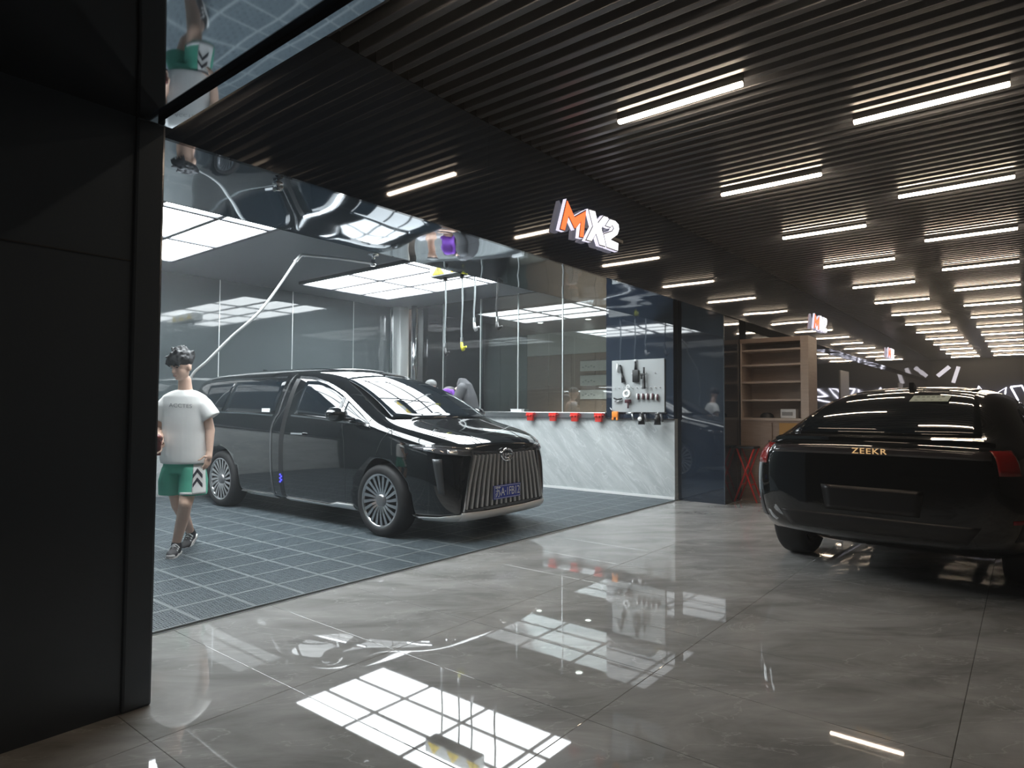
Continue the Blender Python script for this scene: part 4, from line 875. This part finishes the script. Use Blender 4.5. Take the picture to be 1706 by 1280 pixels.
# soft folds
for (x0, y0, x1_, y1_) in ((297, 700, 300, 764), (283, 710, 280, 758)):
    capsule(bm, ML(x0, y0, -.044), .024, ML(x1_, y1_, -.054), .028, 8)
shirt = remesh('t_shirt', bm, SHIRT, man, .0075, 10)
sbv = obvh(shirt); cp_ = MI @ Vector((0, 0, CAM_H))
class ProjC(Proj):
    """rays towards the figure along one horizontal direction, given in photograph pixels"""
    def __init__(s, bvh): s.b = bvh; s.d = Vector((0, 1, 0))
    def __call__(s, px, py, off):
        p = ML(px, py, -.6); q = ML(px, py, .1); d = (q-p).normalized(); h, n_, i, t = s.b.ray_cast(p, d)
        if h is None: h, n_, i, t = s.b.find_nearest(q)
        if n_.dot(d) > 0: n_ = -n_
        return h + n_*off
pj = ProjC(sbv)
tmsh = text_mesh('ACCTES', 10, .2); bm = bmesh.new(); bm.from_mesh(tmsh)
bmesh.ops.delete(bm, geom=[f for f in bm.faces if abs(f.normal.z) < .9 or f.calc_center_median().z < 0], context='FACES')
for v in bm.verts: v.co = pj(301 + v.co.x*1.05, 676.5 - v.co.y*.9 + (v.co.x)*.05, .0035)
mesh_obj('shirt_print', bm, mat('grey_shirt_print', (.34, .34, .34), .8), shirt)
bm = bmesh.new(); n = 28
for_r = [ML(308.5, 653.5, .05) + X1*.073*math.cos(2*math.pi*k/n) + Y1*.072*math.sin(2*math.pi*k/n) + Vector((0, 0, -.018 if math.sin(2*math.pi*k/n) < 0 else .006))*abs(math.sin(2*math.pi*k/n)) for k in range(n+1)]
tube(bm, for_r, .009, 8, False); mesh_obj('collar', bm, SHIRT, shirt, True)
# shorts
GREEN = mat('green_fabric', (.07, .34, .235), .6, noise=(4, (.09, .40, .28), .2))
bm = bmesh.new(); frustum_rings(bm, [(ML(307, 788, .05), .175, .125, X1, Y1), (ML(308, 775, .05), .18, .128, X1, Y1), (ML(308, 764, .05), .175, .12, X1, Y1)], 28)
frustum_rings(bm, [(ML(321, 824, -.02), .115, .115, X1, Y1), (ML(323, 800, .02), .112, .118, X1, Y1), (ML(322, 778, .04), .095, .115, X1, Y1)], 24)
frustum_rings(bm, [(ML(288, 824, .08), .115, .112, X1, Y1), (ML(288, 800, .06), .115, .115, X1, Y1), (ML(291, 778, .05), .095, .115, X1, Y1)], 24)
shorts = remesh('shorts', bm, GREEN, man, .008, 5)
pq = ProjC(obvh(shorts))
patch('side_panel', pq, [(319, 825), (342, 822)], [(322, 774), (341, 774)], mat('white_fabric', (.70, .70, .69), .7), shorts, 10, 14, off=.005, skirt=.003)
patch('hem_band', pq, [(300, 825), (320, 825)], [(300, 821), (320, 821)], MATS['white_fabric'], shorts, 8, 2, off=.005, skirt=.003)
for y_ in (785, 800):
    for (a, b) in (((321, y_+7), (328, y_-4)), ((328, y_-4), (336, y_+6))):
        dx = 0; patch('chevron', pq, [(a[0], a[1]+6), (b[0], b[1]+6)], [(a[0], a[1]), (b[0], b[1])], mat('black_print', (.02, .02, .03), .6), shorts, 5, 3, off=.009, skirt=.003)
# shoes
def shoe(an, direc, pitch, lab):
    f_ = Vector(direc).normalized(); r_ = f_.cross(Vector((0, 0, 1))); t = empty('shoe'); t.parent = man
    t.matrix_local = frame_mtx(an, f_, -r_, (0, 0, 1)) @ Matrix.Rotation(pitch, 4, 'Y')
    bm = bmesh.new(); capsule(bm, (-.035, 0, -.045), .036, (.13, 0, -.055), .034); capsule(bm, (0, 0, .0), .042, (0, 0, -.05), .042); ell(bm, (.12, .0, -.058), (.075, .044, .032)); capsule(bm, (.0, 0, -.015), .036, (.09, 0, -.04), .032)
    remesh('upper', bm, mat('charcoal_shoe', (.035, .033, .036), .6), t, .007, 4)
    bm = bmesh.new(); out = [(-.085, 0), (-.075, .030), (-.02, .038), (.07, .040), (.14, .046), (.185, .030), (.20, 0), (.185, -.030), (.14, -.046), (.07, -.040), (-.02, -.038), (-.075, -.030)]
    prism(bm, out, .024, Matrix.Translation((0, 0, -.10))); bmesh.ops.recalc_face_normals(bm, faces=bm.faces[:]); mesh_obj('sole', bm, mat('white_sole', (.62, .61, .60), .6), t)
    bm = bmesh.new()
    for k in range(4): x_ = .045+k*.024; tube(bm, smoothline([(x_, -.032, -.028-k*.009), (x_+.004, 0, .004-k*.0115), (x_, .032, -.028-k*.009)], 4), .010, 6)
    mesh_obj('laces', bm, WHITE, t, True)
    bm = bmesh.new(); ell(bm, (.165, 0, -.068), (.034, .036, .024)); mesh_obj('toe_cap', bm, mat('grey_toe', (.42, .41, .41), .6), t, True)
shoe(Vector((anf.x, anf.y, .102)), (.22, -.97, 0), 0, '')
shoe(Vector((anr.x, anr.y, .135)), (.10, -.99, 0), R(22), '')
hb = empty('hand_tool', man.matrix_basis @ (pm2 + Vector((.012, -.045, .01)))); tag(hb, 'dark red hand tool held by the walking man', 'hand tool')
bm = bmesh.new(); tube(bm, [(.02, -.012, .045), (-.005, -.006, -.01), (-.012, 0, -.09)], .02, 12, rs=[.030, .022, .018]); mesh_obj('grip', bm, mat('maroon_grip', (.16, .04, .035), .4), hb, True)
bm = bmesh.new(); tube(bm, [(.02, -.012, .045), (.05, -.04, .07)], .028, 12, rs=[.030, .022]); mesh_obj('head', bm, mat('maroon_grip', (.16, .04, .035), .4), hb, True)

# ---- two workers behind the van
def worker(px, py, dep_y, height, lab, shirt_m, pose):
    hp0 = onY(px, py, dep_y); b_ = Vector((hp0.x, hp0.y, .012)); t = empty('person', b_, YAW); tag(t, lab, 'person')
    return t, hp0.z
W1, hz = worker(718, 634, 6.60, 1.68, 'person in grey cap and pale shirt standing behind the van windshield', None, 0)
bm = bmesh.new(); H = hz
ell(bm, (.0, 0, H-.125), (.075, .095, .115)); ell(bm, (.03, -.085, H-.14), (.018, .016, .02)); capsule(bm, (0, .02, H-.22), .05, (0, .03, H-.30), .055)
capsule(bm, (-.14, .03, H-.36), .06, (.14, .03, H-.36), .06); capsule(bm, (0, .03, H-.38), .13, (0, .03, H-.80), .13)
for s in (-1, 1):
    capsule(bm, (s*.19, .02, H-.38), .05, (s*.24, -.05, H-.64), .038); capsule(bm, (s*.24, -.05, H-.64), .038, (s*.16, -.24, H-.62), .028)
    hand(bm, Vector((s*.16, -.24, H-.62)), Vector((s*.15, -.29, H-.61)), [[Vector((s*.15+dx, -.30, H-.61)), Vector((s*.15+dx*1.3, -.345, H-.62)), Vector((s*.15+dx*1.3, -.37, H-.645))] for dx in (-.028, -.009, .010, .028)] + [[Vector((s*.12, -.27, H-.60)), Vector((s*.09, -.30, H-.60))]], .030, .009)
    capsule(bm, (s*.09, .03, H-.85), .085, (s*.10, .02, .48), .055); capsule(bm, (s*.10, .02, .48), .054, (s*.10, .04, .09), .038); capsule(bm, (s*.10, .02, .03), .032, (s*.10, -.14, .026), .03)
remesh('body', bm, SKIN, W1, .009, 5)
bm = bmesh.new(); ell(bm, (0, .005, H-.065), (.088, .105, .068)); remesh('cap', bm, mat('grey_cap', (.13, .135, .135), .8), W1, .009, 2)
bm = bmesh.new(); capsule(bm, (-.15, .03, H-.36), .075, (.15, .03, H-.36), .075); frustum_rings(bm, [((0, .03, H-.88), .20, .15, X1, Y1), ((0, .03, H-.55), .19, .14, X1, Y1), ((0, .03, H-.32), .16, .10, X1, Y1)])
for s in (-1, 1): capsule(bm, (s*.18, .02, H-.38), .075, (s*.225, -.03, H-.56), .065)
remesh('shirt', bm, mat('pale_shirt', (.45, .44, .46), .8), W1, .010, 5)
bm = bmesh.new()
for s in (-1, 1): capsule(bm, (s*.09, .03, H-.88), .115, (s*.10, .03, .14), .075)
remesh('trousers', bm, mat('dark_trousers', (.03, .032, .036), .8), W1, .010, 4)
W2, hz2 = worker(771, 632, 6.75, 1.7, 'person in dark grey shirt bending over the bonnet with a purple cloth', None, 1)
bm = bmesh.new(); H = hz2          # back top at H; leans towards -x (towards the windshield)
Sx = Vector((0, 0, H-.10)); Hip = Vector((.16, .06, .88))
capsule(bm, Hip, .13, (.02, .03, H-.17), .12); capsule(bm, (-.02, -.12, H-.15), .06, (.04, .16, H-.12), .06)
capsule(bm, (-.05, .02, H-.16), .052, (-.12, 0, H-.20), .05); ell(bm, (-.20, -.01, H-.25), (.10, .078, .105)); ell(bm, (-.255, -.01, H-.335), (.03, .03, .025)); ell(bm, (-.305, -.01, H-.27), (.016, .014, .018))
for s, hx in ((-1, -.36), (1, -.28)):
    capsule(bm, (.0, s*.16, H-.16), .05, (-.10, s*.22, H-.38), .038); capsule(bm, (-.10, s*.22, H-.38), .038, (-.26, s*.16-.10, H-.42), .028)
    w0 = Vector((-.26, s*.16-.10, H-.42))
    hand(bm, w0, w0 + Vector((-.05, -.01, -.01)), [[w0 + Vector((-.06, dy, -.01)), w0 + Vector((-.11, dy*1.3, -.02)), w0 + Vector((-.13, dy*1.3, -.045))] for dy in (-.028, -.009, .010, .028)] + [[w0 + Vector((-.03, -.03, .0)), w0 + Vector((-.06, -.06, .0))]], .030, .009)
for s in (-1, 1): capsule(bm, (.16, .06+s*.09, .86), .085, (.14, .06+s*.10, .48), .055); capsule(bm, (.14, .06+s*.10, .48), .054, (.17, .06+s*.10, .09), .038); capsule(bm, (.17, .06+s*.10, .03), .032, (.01, .06+s*.10, .026), .03)
remesh('body', bm, SKIN, W2, .009, 5)
bm = bmesh.new(); frustum_rings(bm, [((.17, .06, .78), .16, .20, X1, Y1), ((.13, .05, 1.05), .155, .20, X1, Y1), ((.06, .04, H-.26), .145, .21, X1, Y1), ((.02, .03, H-.08), .11, .19, X1, Y1), ((-.01, .03, H), .05, .15, X1, Y1)])
for s in (-1, 1): capsule(bm, (.0, s*.16, H-.15), .075, (-.07, s*.20, H-.31), .062)
remesh('shirt', bm, mat('dark_grey_shirt', (.07, .072, .078), .8), W2, .010, 5)
bm = bmesh.new(); ell(bm, (-.19, -.01, H-.20), (.108, .086, .085)); remesh('hair', bm, HAIR, W2, .009, 2)
bm = bmesh.new()
for s in (-1, 1): capsule(bm, (.16, .06+s*.09, .84), .115, (.165, .06+s*.10, .14), .075)
remesh('trousers', bm, mat('dark_trousers', (.03, .032, .036), .8), W2, .010, 4)
bm = bmesh.new(); ell(bm, (-.215, -.075, H-.20), (.075, .03, .055)); ell(bm, (-.26, -.05, H-.24), (.06, .035, .05)); capsule(bm, (-.14, -.085, H-.19), .03, (-.08, -.13, H-.34), .018)
remesh('purple_hood', bm, mat('purple_cloth', (.16, .04, .38), .7), W2, .009, 3)
